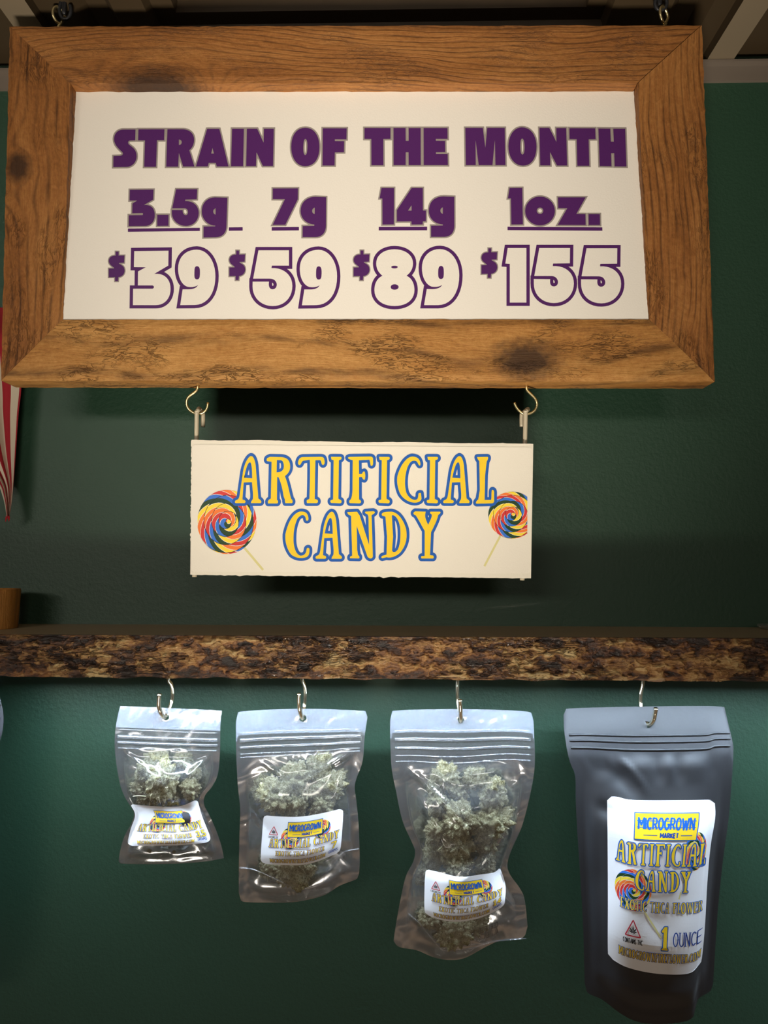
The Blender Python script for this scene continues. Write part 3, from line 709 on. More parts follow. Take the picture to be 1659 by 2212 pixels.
P = Print()
DOL = ["M 183 145 L 222 145 L 222 198 L 300 196 L 295 292 L 225 296 C 230 320 300 320 302 395 C 302 450 260 480 220 483 L 215 537 L 175 537 L 175 483 L 92 485 L 92 370 L 160 368 C 175 350 90 330 92 268 C 95 220 130 198 183 198 Z"]
NINE = ["M 1260 118 C 1400 118 1507 270 1507 470 C 1507 700 1400 850 1230 853 L 1040 855 L 1072 645 L 1130 645 C 1200 648 1260 630 1276 588 C 1240 615 1190 620 1140 612 C 1060 590 1012 490 1012 370 C 1012 220 1110 118 1260 118 Z",
        "M 1263 338 C 1300 338 1303 380 1302 430 C 1301 480 1298 513 1263 513 C 1228 513 1227 480 1228 430 C 1229 380 1228 338 1263 338 Z"]
KM, KN = 6.381, 4.879
put(DOL, 220, 520, K2, w=2.2)
put(DOL, 485, 520, K2, w=2.2, sh=(-28, -14))
put(DOL, 755, 520, KM, w=2.2, sh=(-40, -17), pre=1.045)
put(DOL, 1025, 520, KN, w=2.2, sh=(0, -35), pre=.794)
big = dict(fk='paper', lk='purple', w=7.2, miter=2.2)
put(["M 430 138 L 885 132 L 882 330 L 695 440 C 830 425 912 510 912 640 C 912 770 830 855 715 855 L 412 855 L 415 637 L 670 637 C 698 635 698 595 670 593 L 478 593 L 480 408 L 583 352 L 425 350 Z"], 220, 520, K2, **big)
put(NINE, 220, 520, K2, **big)
put(["M 450 127 L 855 127 L 855 330 L 628 330 L 623 363 C 780 355 900 450 900 600 C 900 760 790 867 640 867 C 480 867 372 750 372 610 L 373 543 L 590 543 C 580 610 600 645 640 645 C 690 640 700 590 690 560 C 670 510 630 505 600 503 L 380 503 Z"], 485, 520, K2, **big)
put(NINE, 485, 520, K2, sh=(-13, 2), **big)
P.glyph([parse("M 620 118 C 770 118 875 200 875 310 C 875 390 840 440 785 483 C 850 510 895 580 895 680 C 895 820 780 900 620 900 C 460 900 343 820 343 680 C 343 580 390 510 455 483 C 400 440 368 390 368 310 C 368 200 470 118 620 118 Z", 755, 520, KM),
         ell(755+620/KM, 520+363/KM, 45/KM, 19/KM, 24), ell(755+622/KM, 520+638/KM, 55/KM, 38/KM, 24)], 'paper', 'purple', 7.2, 1, 2.2)
put(["M 1245 115 C 1390 115 1513 260 1513 475 C 1513 720 1400 885 1220 888 L 1028 888 L 1065 665 L 1130 667 C 1200 668 1260 650 1277 608 C 1240 635 1190 643 1130 632 C 1050 605 998 500 998 375 C 998 220 1100 115 1245 115 Z",
     "M 1262 347 C 1298 347 1300 390 1300 438 C 1300 490 1298 528 1260 528 C 1223 528 1221 490 1222 438 C 1223 390 1225 347 1262 347 Z"], 755, 520, KM, **big)
put(["M 350 77 L 547 77 L 547 652 L 372 652 L 372 243 L 325 240 Z"], 1025, 520, KN, **big)
FIVE = ["M 683 77 L 1007 77 L 1005 238 L 828 240 L 825 267 C 950 260 1047 330 1047 450 C 1047 570 960 657 838 657 C 710 657 625 570 625 450 L 625 403 L 798 405 C 790 455 805 482 838 482 C 875 480 885 445 878 420 C 862 375 830 373 805 372 L 630 372 Z"]
put(FIVE, 1025, 520, KN, **big); put(FIVE, 1025, 520, KN, sh=(498, 3), **big)
P.build('price_lettering', panel, mp_panel)

# screw eyes on top, S hooks below
YH = YS+TH*0.55
for (cx, k) in ((126, 1), (1433, 1)):
    z0 = at(cx, 60, YH)
    c = at(cx+1, 33, YH)
    pts = [c+Vector((math.cos(a)*0.0072*k*(0.55 if cx < 500 else 0.75), math.cos(a)*0.0045, math.sin(a)*0.0082)) for a in [math.radians(-60-i*(300/16)) for i in range(17)]]
    tube('screw_eye', [z0+Vector((0, 0, -0.004)), z0+Vector((0, 0, 0.001))]+pts[::-1], 0.0014, M['brass'], sign, 4, 10)
k = 13.82
hp = [(655, 150), (655, 200), (652, 260), (620, 330), (540, 400), (440, 470), (350, 570), (318, 700), (350, 830), (430, 930), (560, 1005), (720, 1015), (850, 960), (930, 860), (960, 690)]
tube('hook', [at(380+a/k, 820+b/k, YH) for a, b in hp], 0.0013, M['brass'], sign, 4)
hp2 = [(613, 335), (614, 350), (617, 367), (634, 384), (652, 404), (660, 428), (652, 452), (632, 466), (606, 469), (583, 455), (569, 437), (562, 420)]
tube('hook', [at(830+a/2, 660+b/2, YH) for a, b in hp2], 0.0013, M['brass'], sign, 4)

# black ceiling hooks the sign hangs from
for i, (cx, yb, lab) in enumerate(((140, 44, 'black iron ceiling hook above the left end of the big sign'), (1428, 24, 'black iron ceiling hook above the right end of the big sign'))):
    zb = at(cx, yb-4, YH)
    base = Vector((zb.x, zb.y, ZCEIL+(0.0215 if i == 0 else 0.0105)))
    hk = empty('ceiling_hook', base, lab, 'hook', 'ceiling hooks of the big sign')
    r = 0.0065
    ry = 1.45 if i == 0 else 1.0
    c = zb+Vector((0, 0, r*ry))
    pts = [base+Vector((0, 0, 0.004)), Vector((c.x-0.001, c.y, min(c.z+r*2.4, ZCEIL-.001))), Vector((c.x-0.003, c.y, c.z+r*ry*1.1))]
    pts += [c+Vector((math.cos(a)*r*0.9, math.sin(a)*-0.001, math.sin(a)*r*ry)) for a in [math.radians(150+i*30) for i in range(9)]]
    tube('hook_wire', pts, 0.0017, M['black_iron'], hk, 5)

# ---------------------------------------------------------------- small candy sign
YC = 0.6605
cs = empty('hanging_candy_sign', at(780, 1245, YC), 'small cream cardboard sign with two lollipops hung on wire under the big sign', 'sign')
CB = [(414, 950), (1152, 959), (1147, 1249), (411, 1241)]
def torn_board():
    V, F = [], []; rr = random.Random(3); n = 90
    loop = []
    for e_ in range(4):
        a, b = CB[e_], CB[(e_+1) % 4]
        for i in range(n):
            t = i/n; x, y = a[0]+(b[0]-a[0])*t, a[1]+(b[1]-a[1])*t
            if e_ == 0: y += 2.0*noise.noise(Vector((t*7, 0, 0)))-abs(rr.gauss(0, .35))-2.2*math.sin(min(1, t/.85)*math.pi)*(-0.2)
            if e_ == 2: y += abs(rr.gauss(0, .9))*(1.6 if t > .35 else .5)
            if e_ == 3 and t > .25: x += rr.uniform(-1.6, .6)
            loop.append((x, y))
    for (x, y) in loop: V.append(at(x, y, YC))
    for (x, y) in loop: V.append(at(x, y, YC)+Vector((0, 0.0035, 0)))
    N = len(loop)
    F.append(tuple(range(N))); F.append(tuple(range(2*N-1, N-1, -1)))
    for i in range(N): F.append((i, i+N, (i+1) % N+N, (i+1) % N))
    return fix_normals(mesh_obj('cardboard', V, F, M['card'], cs))
torn_board()
# the printed sticker with rounded corners
def rounded(c, r, n=6):
    out = []
    for i in range(4):
        p0, p, p2 = Vector(c[i-1]), Vector(c[i]), Vector(c[(i+1) % 4])
        a = p+(p0-p).normalized()*r; b = p+(p2-p).normalized()*r
        for k in range(n+1):
            t = k/n; out.append(a*(1-t)**2+p*2*t*(1-t)+b*t*t)
    return out
SK = rounded([(416.5, 960), (1149.5, 966), (1146, 1239), (413.5, 1235)], 9)
st = mesh_obj('sticker', [at(p.x, p.y, YC-.0003) for p in SK], [tuple(range(len(SK)))], M['sticker'], cs); fix_normals(st)
mp_c = lambda x, y, ly: at(x, y, YC-0.0003-0.00006*ly)
P = Print()
ok = (400, 930, KP)
def pc(paths, sh=(0, 0)): P.glyph([parse(p, *ok, sh=sh) for p in paths], 'yellow', 'blue', 6.1, 5, 0)
pc(A_); pc(R_); pc(T_); pc(I_); pc(F_); pc(I_, (454, 0)); pc(C_, (1659, 0)); pc(I_, (909, 0)); pc(A_, (1964, 0)); pc(L_, (1659, 0))
pc(C2); pc(A_, (760, 525)); pc(N_); pc(D_, (1659, 0)); pc(Y_, (1659, 0))
P.build('candy_lettering', st, mp_c)
fx = lambda a, b: Vector((400+a/KP, 930+b/KP))
P = Print(); P.clip = (0, 1, fx(118, 0).x)
c0 = fx(393, 862); lollipop(P, c0.x, c0.y, 280/KP, 303/KP, 2.6, 1, 4.0, [fx(545, 1090), fx(735, 1315)], 11/KP*1.0)
P.build('lollipop_print', st, mp_c)
P = Print(); P.clip = (0, -1, fx(1568+1659, 0).x)
c0 = fx(1425+1659, 798); lollipop(P, c0.x, c0.y, 226/KP, 222/KP, 2.2, 1, 4.0, [fx(1315+1659, 990), fx(1163+1659, 1280)], 10/KP)
P.build('lollipop_print', st, mp_c)
# coated wire hangers behind the board
def hanger(name, front, top, back, bottom):
    yf = YC+0.0064
    pts = [at(*bottom, yf), at((bottom[0]*.5+front[0]*.5), (bottom[1]+front[1])/2, yf), at(*front, yf), at(front[0]+.3, front[1]-14, yf), at(top[0]-2.5, top[1]+3, YC+.0075), at(*top, YH+0.001), at(top[0]+(back[0]-top[0])*.8, top[1]+9, YH+.0048), at(back[0], back[1]-26, YH+.0056), at(*back, YH+.0054)]
    tube(name, pts, 0.00215, M['wire'], cs, 6)
hanger('wire_hanger', (425, 905), (430.5, 883), (438.5, 922), (420, 1246.5))
hanger('wire_hanger', (1135, 905), (1140, 884), (1127, 922), (1128, 1253.5))

# ---------------------------------------------------------------- shelf with bark edge
YF = 0.650
zt = at(830, 1376.5, YF).z; zb = at(830, 1468, YF).z
# the plank runs very slightly out of level, as in the picture
sl = (at(1600, 1380, YF).z-at(60, 1372.5, YF).z)/(at(1600, 1380, YF).x-at(60, 1372.5, YF).x)
shelf = empty('bark_edged_shelf', (0, YW, zb), 'thick wall shelf with grey-brown top and glossy bark front edge', 'shelf')
V, F = box_data(-0.75, 0.75, YF+0.0060, YW, zb+0.0065, zt)
V = [(x, y, z+sl*x) for x, y, z in V]
mesh_obj('plank', V, F, M['shelf_top'], shelf)
def bark_edge():
    NX, NZ = 1900, 70; V, F, FL = [], [], []
    def terr(x):
        i = math.floor(x); f = x-i; f = max(0, (f-0.80)/0.20); return i+f*f*(3-2*f)
    for j in range(NZ+1):
        for i in range(NX+1):
            x = -0.75+1.5*i/NX; t = j/NZ; z = zb+(zt-zb)*t
            wx = 0.004*noise.noise(Vector((x*120, z*120, 4))); wz = 0.003*noise.noise(Vector((x*130, z*130, 14)))
            h = noise.fractal(Vector(((x+wx)*46, 3.1, (z+wz)*96)), 0.8, 2.2, 5)
            ce = noise.cell(Vector(((x+wx*2)*75, 2.5, (z+wz*2)*120)))
            h2 = noise.fractal(Vector(((x+wx)*17, 5.1, (z+wz)*30)), 0.9, 2.0, 2)
            lay = terr(h*2.6+h2*1.5+0.5)
            n2 = noise.fractal(Vector((x*130, 8, z*260)), 0.8, 2.0, 3)
            d = 0.00125*lay+0.0011*n2+0.0012*h2+0.0005*ce
            edge = min(t, 1-t)
            rnd = -0.0040*(1-min(1, edge/0.14))**2
            zz = z
            if j == 0: zz += 0.0016*noise.noise(Vector((x*45, 0, 5)))-0.0005
            V.append((x, min(YF+0.0050, YF+0.0026-max(-.003, min(.005, d))-rnd), zz+sl*x)); FL.append(min(1, max(0, 0.47+lay*0.22+0.16*ce+0.14*n2)))
    for j in range(NZ):
        for i in range(NX):
            k = j*(NX+1)+i; F.append((k, k+1, k+NX+2, k+NX+1))
    b = len(V)
    for j in (0, NZ):
        for i in range(NX+1):
            V.append((V[j*(NX+1)+i][0], YF+0.0060, (zb+0.0003 if j == 0 else zt+0.0004)+sl*V[j*(NX+1)+i][0])); FL.append(.3)
    for i in range(NX):
        F.append((i, b+i, b+i+1, i+1)); k = NZ*(NX+1)+i; F.append((k, k+1, b+NX+1+i+1, b+NX+1+i))
    o = mesh_obj('bark_edge', V, F, M['bark'], shelf, smooth=True)
    o.data.attributes.new('flake', 'FLOAT', 'POINT').data.foreach_set('value', FL)
bark_edge()

# light strip under the front of the shelf: aluminium channel and glowing diffuser
led = empty('light_strip', (0, YF+0.010, zb+0.006), 'thin cool white light strip under the bark-edged shelf', 'light')
V, F = [], []
for (ya, yb, za, zb_) in ((.0062, .0155, .0046, .0064), (.0062, .0068, .0016, .0046), (.0149, .0155, .0009, .0046)):
    v, f = box_data(-0.72, 0.72, YF+ya, YF+yb, zb+za, zb+zb_); F += [tuple(len(V)+i for i in q) for q in f]; V += v
V = [(x, y, z+sl*x) for x, y, z in V]
mesh_obj('channel', V, F, plain('dark_channel', srgb(40, 40, 42), .5), led)
m_led, n_, l_, p_ = new_mat('led_diffuser'); p_.inputs['Emission Color'].default_value = (0.64, 0.81, 1.0, 1); p_.inputs['Emission Strength'].default_value = LED_STRENGTH
V, F = box_data(-0.72, 0.72, YF+0.0069, YF+0.0148, zb+0.0030, zb+0.0044); V = [(x, y, z+sl*x) for x, y, z in V]
mesh_obj('diffuser', V, F, m_led, led)

# ---------------------------------------------------------------- hooks under the shelf (screwed into it)
def cup_hook(o, k, shaft, bottom, tip, yb, rad=0.0021):
    f = lambda p, y: at(o[0]+p[0]/k, o[1]+p[1]/k, y)
    n = len(shaft); pts = []
    top = f(shaft[0], yb+0.012); pts.append(Vector((top.x, top.y, zb+sl*top.x+0.009)))
    for i, p in enumerate(shaft): pts.append(f(p, yb+0.012-0.001*i))
    pts.append(f(bottom, yb-0.0005))
    for i, p in enumerate(tip): pts.append(f(p, yb-0.0075-0.002*i))
    tube('cup_hook', pts, rad, M['nickel'], shelf, 6)
    return pts

# ---------------------------------------------------------------- pouches
def interp(poly, t, axis):
    a0, a1 = poly[0][axis], poly[-1][axis]; v = a0+(a1-a0)*t
    for i in range(len(poly)-1):
        p, q = poly[i], poly[i+1]
        if (p[axis]-v)*(q[axis]-v) <= 0 and abs(q[axis]-p[axis]) > 1e-9:
            s = (v-p[axis])/(q[axis]-p[axis]); return Vector((p[0]+(q[0]-p[0])*s, p[1]+(q[1]-p[1])*s))
    return Vector(poly[-1][:2])

class Patch:
    def __init__(s, left, right, top, bottom, o=(0, 0), k=1.0, dx=0, dy=0):
        f = lambda L: [Vector((o[0]+a/k+dx, o[1]+b/k+dy)) for a, b in L]
        sm = lambda L: [p for p in catmull([Vector((p.x, p.y, 0)) for p in L], 8)]
        s.L, s.R, s.T, s.B = sm(f(left)), sm(f(right)), sm(f(top)), sm(f(bottom))
        s.N = 500
        s.tab = [[interp(c, i/s.N, ax) for i in range(s.N+1)] for c, ax in ((s.L, 1), (s.R, 1), (s.T, 0), (s.B, 0))]
    def look(s, k, t):
        x = min(1.0, max(0.0, t))*s.N; i = min(s.N-1, int(x)); tb = s.tab[k]
        return tb[i].lerp(tb[i+1], x-i)
    def __call__(s, u, v):
        l, r = s.look(0, v), s.look(1, v); t, b = s.look(2, u), s.look(3, u)
        c00, c10, c01, c11 = s.L[0].to_2d(), s.R[0].to_2d(), s.L[-1].to_2d(), s.R[-1].to_2d()
        return l*(1-u)+r*u+t*(1-v)+b*v-(c00*(1-u)*(1-v)+c10*u*(1-v)+c01*(1-u)*v+c11*u*v)
    def inv(s, p, u=.5, v=.5):
        for _ in range(7):
            q = s(u, v); e_ = 1e-3
            du = (s(min(1, u+e_), v)-s(max(0, u-e_), v))/(min(1, u+e_)-max(0, u-e_)); dv = (s(u, min(1, v+e_))-s(u, max(0, v-e_)))/(min(1, v+e_)-max(0, v-e_))
            d = p-q; det = du.x*dv.y-du.y*dv.x
            if abs(det) < 1e-9: break
            u = min(1, max(0, u+(d.x*dv.y-d.y*dv.x)/det)); v = min(1, max(0, v+(du.x*d.y-du.y*d.x)/det))
        return u, v

def curve1(keys, t):
    for i in range(len(keys)-1):
        a, b = keys[i], keys[i+1]
        if a[0] <= t <= b[0]:
            s = (t-a[0])/(b[0]-a[0]); s = s*s*(3-2*s); return a[1]+(b[1]-a[1])*s
    return keys[-1][1]

class Pouch:
    def __init__(s, name, label, patch, Y0, front, back, hole, zipv, seed, mats, side=0.07, lean=0.004, leanr=0.24, creases=(), pucker=None, group=None, nu=60, nv=96, wrinkle=0.0016):
        s.p, s.Y0, s.front, s.backk, s.seed, s.side, s.wr = patch, Y0, front, back, seed, side, wrinkle
        s.lean, s.leanr, s.creases, s.pucker = lean, leanr, creases, pucker
        c = patch(.5, 0.02); s.root = empty(name, at(c.x, c.y, Y0), label, 'pouch', group)
        s.hole = hole
        s.film('front_film', -1, nu, nv, mats[0], mats[2], zipv)
        s.film('back_film', 1, nu, nv, mats[1], mats[1], zipv)
    def off(s, u, v, sgn):
        keys = s.front if sgn < 0 else s.backk
        m = min(1, max(0, (min(u, 1-u)-s.side)/0.40)); m = math.sin(m*math.pi/2)**0.75
        base = curve1(keys, v)*m
        n = noise.fractal(Vector((u*3.2, v*4.5, s.seed+sgn*3)), 1.0, 2.0, 2)*s.wr*min(1, base/0.004)
        n += noise.noise(Vector((u*2.5+v*4, v*1.6-u*2, s.seed*2+sgn)))*s.wr*1.1*min(1, base/0.006)
        tw = 0.0012*math.sin(v*4+u*3+s.seed)+0.0010*noise.noise(Vector((u*3, v*7, s.seed+5)))
        for (u0, v0, u1, v1, amp, wd) in s.creases:
            ax, ay, bx, by = u0, v0*1.6, u1, v1*1.6; px_, py_ = u-ax, v*1.6-ay; dx_, dy_ = bx-ax, by-ay; L2 = dx_*dx_+dy_*dy_
            t = min(1, max(0, (px_*dx_+py_*dy_)/L2)); q = math.hypot(px_-dx_*t, py_-dy_*t)
            if q < wd*2.5: n += amp*math.exp(-(q/wd)**2)*math.sin(math.pi*min(.98, max(.02, t)))**.5*min(1, m*2)
        if s.pucker and sgn < 0:
            v0, v1, amp, fr = s.pucker
            if v0 < v < v1: n += amp*math.sin(u*fr+3*noise.noise(Vector((u*5, 1, s.seed))))*math.sin((v-v0)/(v1-v0)*math.pi)*min(1, m*3)
        tw += s.lean*max(0, 1-v/s.leanr)**1.3
        return sgn*max(0.00012, 0.00025+base+n)+tw
    def pt(s, u, v, sgn, e_=0.0):
        q = s.p(u, v); return at(q.x, q.y, s.Y0+s.off(u, v, sgn)-e_)
    def film(s, name, sgn, nu, nv, mat, headmat, zipv):
        P2 = [[s.p(i/nu, j/nv) for i in range(nu+1)] for j in range(nv+1)]
        V = []; dead = set(); snap = {}
        hc = Vector(s.hole[:2]); hr = s.hole[2]
        for j in range(nv+1):
            for i in range(nu+1):
                V.append(at(P2[j][i].x, P2[j][i].y, s.Y0+s.off(i/nu, j/nv, sgn)))
                if (P2[j][i]-hc).length < hr: dead.add((i, j))
        F, mi = [], []; used = set()
        for j in range(nv):
            for i in range(nu):
                cs_ = [(i, j), (i+1, j), (i+1, j+1), (i, j+1)]
                nd = sum(c in dead for c in cs_)
                if nd == 4: continue
                if nd:
                    for c in cs_:
                        if c in dead: snap[c] = 1
                F.append(tuple(c[1]*(nu+1)+c[0] for c in (cs_[::-1] if sgn < 0 else cs_))); mi.append(1 if (j/nv) < zipv[0] else 0)
        for (i, j) in snap:
            d = P2[j][i]-hc
            if d.length < 1e-6: d = Vector((0.01, 0))
            q = hc+d.normalized()*hr
            V[j*(nu+1)+i] = at(q.x, q.y, s.Y0+s.off(i/nu, j/nv, sgn))
        o = mesh_obj(name, V, F, [mat, headmat], s.root, smooth=True, midx=mi)
        return o
    def ridge(s, name, v, mat, rad, u0=0.03, u1=0.97, slope=0.0, n=40, e_=0.0008):
        tube(name, [s.pt(u0+(u1-u0)*i/n, v+slope*(i/n-.5), -1, e_) for i in range(n+1)], rad, mat, s.root, 0, 8)
    def seam(s, name, pix, mat, rad):
        pts = []
        for p in catmull([Vector((a, b, 0)) for a, b in pix], 8):
            u, v = s.p.inv(p.to_2d()); pts.append(at(p.x, p.y, s.Y0+s.off(u, v, -1)-0.0002))
        tube(name, pts, rad, mat, s.root, 0, 6)
    def label(s, lp, Wd, Hd, corner, arts):
        """lp: Patch of the label in picture pixels; Wd x Hd: flat label size; arts: [(name, Print)]"""
        cache = {}
        last = [.5, .8]
        def mp(x, y, ly):
            key = (round(x, 4), round(y, 4))
            if key not in cache:
                q = lp(min(1, max(0, x/Wd)), min(1, max(0, y/Hd)))
                u, v = s.p.inv(q, *last)
                if (s.p(u, v)-q).length > 1.0: u, v = s.p.inv(q, .5, .7)
                last[0], last[1] = u, v
                cache[key] = (q, s.Y0+s.off(u, v, -1))
            q, Y = cache[key]
            return at(q.x, q.y, Y-0.0005-0.00007*ly)
        PP = Print(); nx, ny = 56, 44
        for j in range(ny):
            for i in range(nx):
                def pp(i, j):
                    y = Hd*j/ny; dd = min(y, Hd-y); ins = 0 if dd >= corner else corner-math.sqrt(max(0, corner**2-(corner-dd)**2))
                    return (ins+(Wd-2*ins)*i/nx, y)
                PP.face([pp(i, j), pp(i+1, j), pp(i+1, j+1), pp(i, j+1)], 'label', 0)
        lab = PP.build('label', s.root, mp)
        for nm, A in arts: A.build(nm, lab, mp)
        return lab

def logo(x0, y0, x1, y1):
    P = Print(); h = y1-y0; w = x1-x0
    P.rect(x0, y0, x1, y1, 'blue', 5, 30, 10)
    b = h*.035; P.rect(x0+b, y0+b, x1-b, y1-b, 'yellow', 6, 30, 10)
    line_text(P, 'MICROGROWN', x0+w*.07, y0+h*.20, x1-w*.07, y0+h*.60, 'blue', h*.033, 9, .26)
    for yy in (.30, .53): P.rect(x0+w*.04, y0+h*(yy-.014), x1-w*.04, y0+h*(yy+.014), 'blue', 8.5, 30, 1)
    line_text(P, 'MARKET', x0+w*.42, y0+h*.74, x0+w*.70, y0+h*.89, 'navy', h*.022, 7, .3)
    P.rect(x0+w*.15, y0+h*.80, x0+w*.37, y0+h*.825, 'navy', 7, 4, 1); P.rect(x0+w*.74, y0+h*.80, x0+w*.92, y0+h*.825, 'navy', 7, 4, 1)
    return P
def warning(cx, cy, w, h, tw, th):
    P = Print()
    tri = rounded([(cx-w*.48, cy+h*.45), (cx, cy-h*.52), (cx+w*.48, cy+h*.45), (cx+w*.1, cy+h*.45)], w*.06)
    P.stroke(tri, w*.035, 'triangle', 6, True, 0)
    for a, ln in ((-90, .34), (-50, .30), (-130, .30), (-15, .25), (-165, .25), (22, .15), (158, .15)):
        r = math.radians(a); d = Vector((math.cos(r), math.sin(r))); q = Vector((-d.y, d.x)); o = Vector((cx, cy+h*.22)); L = w*ln*1.15
        P.face([o, o+d*L*.5+q*L*.13, o+d*L, o+d*L*.5-q*L*.13], 'ink_black', 7)
    P.face([(cx-w*.012, cy+h*.2), (cx+w*.012, cy+h*.2), (cx+w*.012, cy+h*.36), (cx-w*.012, cy+h*.36)], 'ink_black', 7)
    line_text(P, 'CONTAINS THC', cx-tw/2, cy+h*.62, cx+tw/2, cy+h*.62+th, 'ink_black', th*.075, 6, .22)
    return P

def small_label(qty, with_warning=True):
    Wd, Hd = 100.0, 56.0; arts = []
    arts.append(('logo', logo(31, 6, 75, 24)))
    P = Print(); lollipop(P, 35, 25, 11.5, 12.5, 2.4, 2, 3.2); arts.append(('lollipop_print', P))
    P = Print(); lollipop(P, 75, 19, 10, 11, 2.0, 2, 3.2); arts.append(('lollipop_print', P))
    P = Print()
    slab_text(P, 'ARTIFICIAL CANDY', 9, 26, 96, 36, 'yellow', 'navy', .5, 8, space=150)
    slab_text(P, 'EXOTIC THCA FLOWER', 18, 40, 79, 45.5, 'yellow', 'navy', .36, 8, space=170)
    slab_text(P, 'MICROGROWNFIREFLOWER.COM', 11, 49, 81, 53.5, 'yellow', 'navy', .28, 8)
    if qty == '14': line_text(P, '14', 86, 39.5, 94.5, 46.5, 'yellow', .75, 8, .3, outline='navy', ow=.45)
    elif qty == '7': line_text(P, '7', 88, 39.5, 93.5, 46.5, 'yellow', .75, 8, .3, outline='navy', ow=.45)
    else: line_text(P, '3.5', 85, 39, 95.5, 46.5, 'yellow', .7, 8, .3, outline='navy', ow=.42)
    line_text(P, 'GRAMS', 85, 48.5, 96, 51.8, 'navy', .26, 8, .3)
    arts.append(('lettering', P))
    if with_warning: arts.append(('warning_symbol', warning(14, 17, 11, 10, 12.5, 2.0)))
    return Wd, Hd, arts

YB = 0.700
# --- pouch with 3.5 grams
o1, k1 = (230, 1460), 5.144
pa = Patch([(155, 335), (130, 420), (104, 560), (92, 680), (92, 800), (110, 980), (150, 1200), (200, 1340), (262, 1440), (306, 1530), (280, 1630), (200, 1780), (150, 1950), (135, 2060)],
           [(1282, 385), (1265, 570), (1262, 830), (1240, 1080), (1180, 1220), (1095, 1330), (1085, 1430), (1150, 1560), (1220, 1720), (1275, 1880), (1305, 2025)],
           [(155, 335), (600, 352), (1282, 385)], [(135, 2060), (200, 2088), (700, 2090), (1100, 2062), (1305, 2025)], o1, k1)
b1 = Pouch('clear_pouch', 'smallest clear zip pouch of buds with a 3.5 grams label', pa, YB,
           [(0, 0), (.24, 0), (.30, .002), (.47, .017), (.56, .014), (.645, .005), (.74, .011), (.86, .016), (.93, .010), (.965, .001), (1, 0)],
           [(0, 0), (.26, 0), (.45, .012), (.62, .006), (.85, .008), (.95, .002), (1, 0)], (o1[0]+660/k1, o1[1]+458/k1, 38/k1), (.135, .28), 1.7, [M['film'], M['foil'], M['film_head']], group='clear pouches of buds', creases=((.08, .28, .26, .38, .0022, .022), (.92, .29, .68, .46, .0026, .025), (.35, .37, .6, .55, -.0018, .04)))
for v_, r_ in ((.150, .0004), (.196, .0017), (.232, .0012), (.268, .0004)): b1.ridge('zipper', v_, M['zip'], r_, slope=.006, e_=0)
Wd, Hd, arts = small_label('3.5', False)
lp = Patch([(262, 1425), (318, 1545), (270, 1700), (238, 1840), (255, 1890)], [(1010, 1372), (1055, 1540), (1110, 1680), (1152, 1790), (1140, 1850)],
           [(262, 1425), (500, 1446), (800, 1450), (1010, 1372)], [(255, 1890), (560, 1886), (840, 1880), (1140, 1850)], o1, k1)
b1.label(lp, Wd, Hd, 4, arts)
# --- pouch with 7 grams
o2, k2 = (490, 1460), 4.3375
pa = Patch([(85, 430), (85, 520), (90, 800), (105, 1050), (125, 1250), (118, 1500), (112, 1800), (112, 2030)],
           [(1318, 385), (1292, 560), (1272, 800), (1215, 960), (1198, 1050), (1215, 1180), (1235, 1400), (1245, 1700), (1240, 1850)],
           [(85, 430), (100, 375), (150, 332), (700, 308), (1260, 326), (1305, 345), (1318, 385)], [(112, 2030), (125, 2085), (165, 2118), (400, 2124), (640, 2118), (900, 2060), (1050, 1970), (1190, 1915), (1225, 1895), (1240, 1850)], o2, k2)
b2 = Pouch('clear_pouch', 'middle sized clear zip pouch of buds with a 7 grams label', pa, YB+.001,
           [(0, 0), (.22, 0), (.30, .004), (.50, .017), (.75, .017), (.88, .009), (.955, .001), (1, 0)], [(0, 0), (.22, 0), (.5, .013), (.8, .012), (.95, .001), (1, 0)],
           (o2[0]+712/k2, o2[1]+395/k2, 34/k2), (.12, .24), 4.1, [M['film'], M['foil'], M['film_head']], group='clear pouches of buds', creases=((.95, .23, .6, .36, .003, .035), (.2, .27, .36, .34, .0016, .015), (.85, .34, .78, .5, -.002, .03), (.08, .5, .22, .62, -.002, .03)))
for v_, r_ in ((.112, .0004), (.150, .0017), (.188, .0012), (.222, .0004), (.240, .0004)): b2.ridge('zipper', v_, M['zip'], r_, slope=-.004, e_=0)
b2.seam('gusset_seam', [(o2[0]+a/k2, o2[1]+b/k2) for a, b in ((118, 1800), (250, 1815), (450, 1900), (620, 1985), (720, 1995), (880, 1950), (940, 1830), (1080, 1660), (1240, 1620))], M['zip'], .0005)
Wd, Hd, arts = small_label('7')
lp = Patch([(345, 1305), (333, 1450), (318, 1700), (335, 1760)], [(1080, 1242), (1090, 1300), (1072, 1560), (1058, 1650)],
           [(345, 1305), (500, 1318), (700, 1318), (900, 1285), (1080, 1242)], [(335, 1760), (500, 1772), (700, 1772), (860, 1735), (1058, 1650)], o2, k2)
b2.label(lp, Wd, Hd, 4, arts)
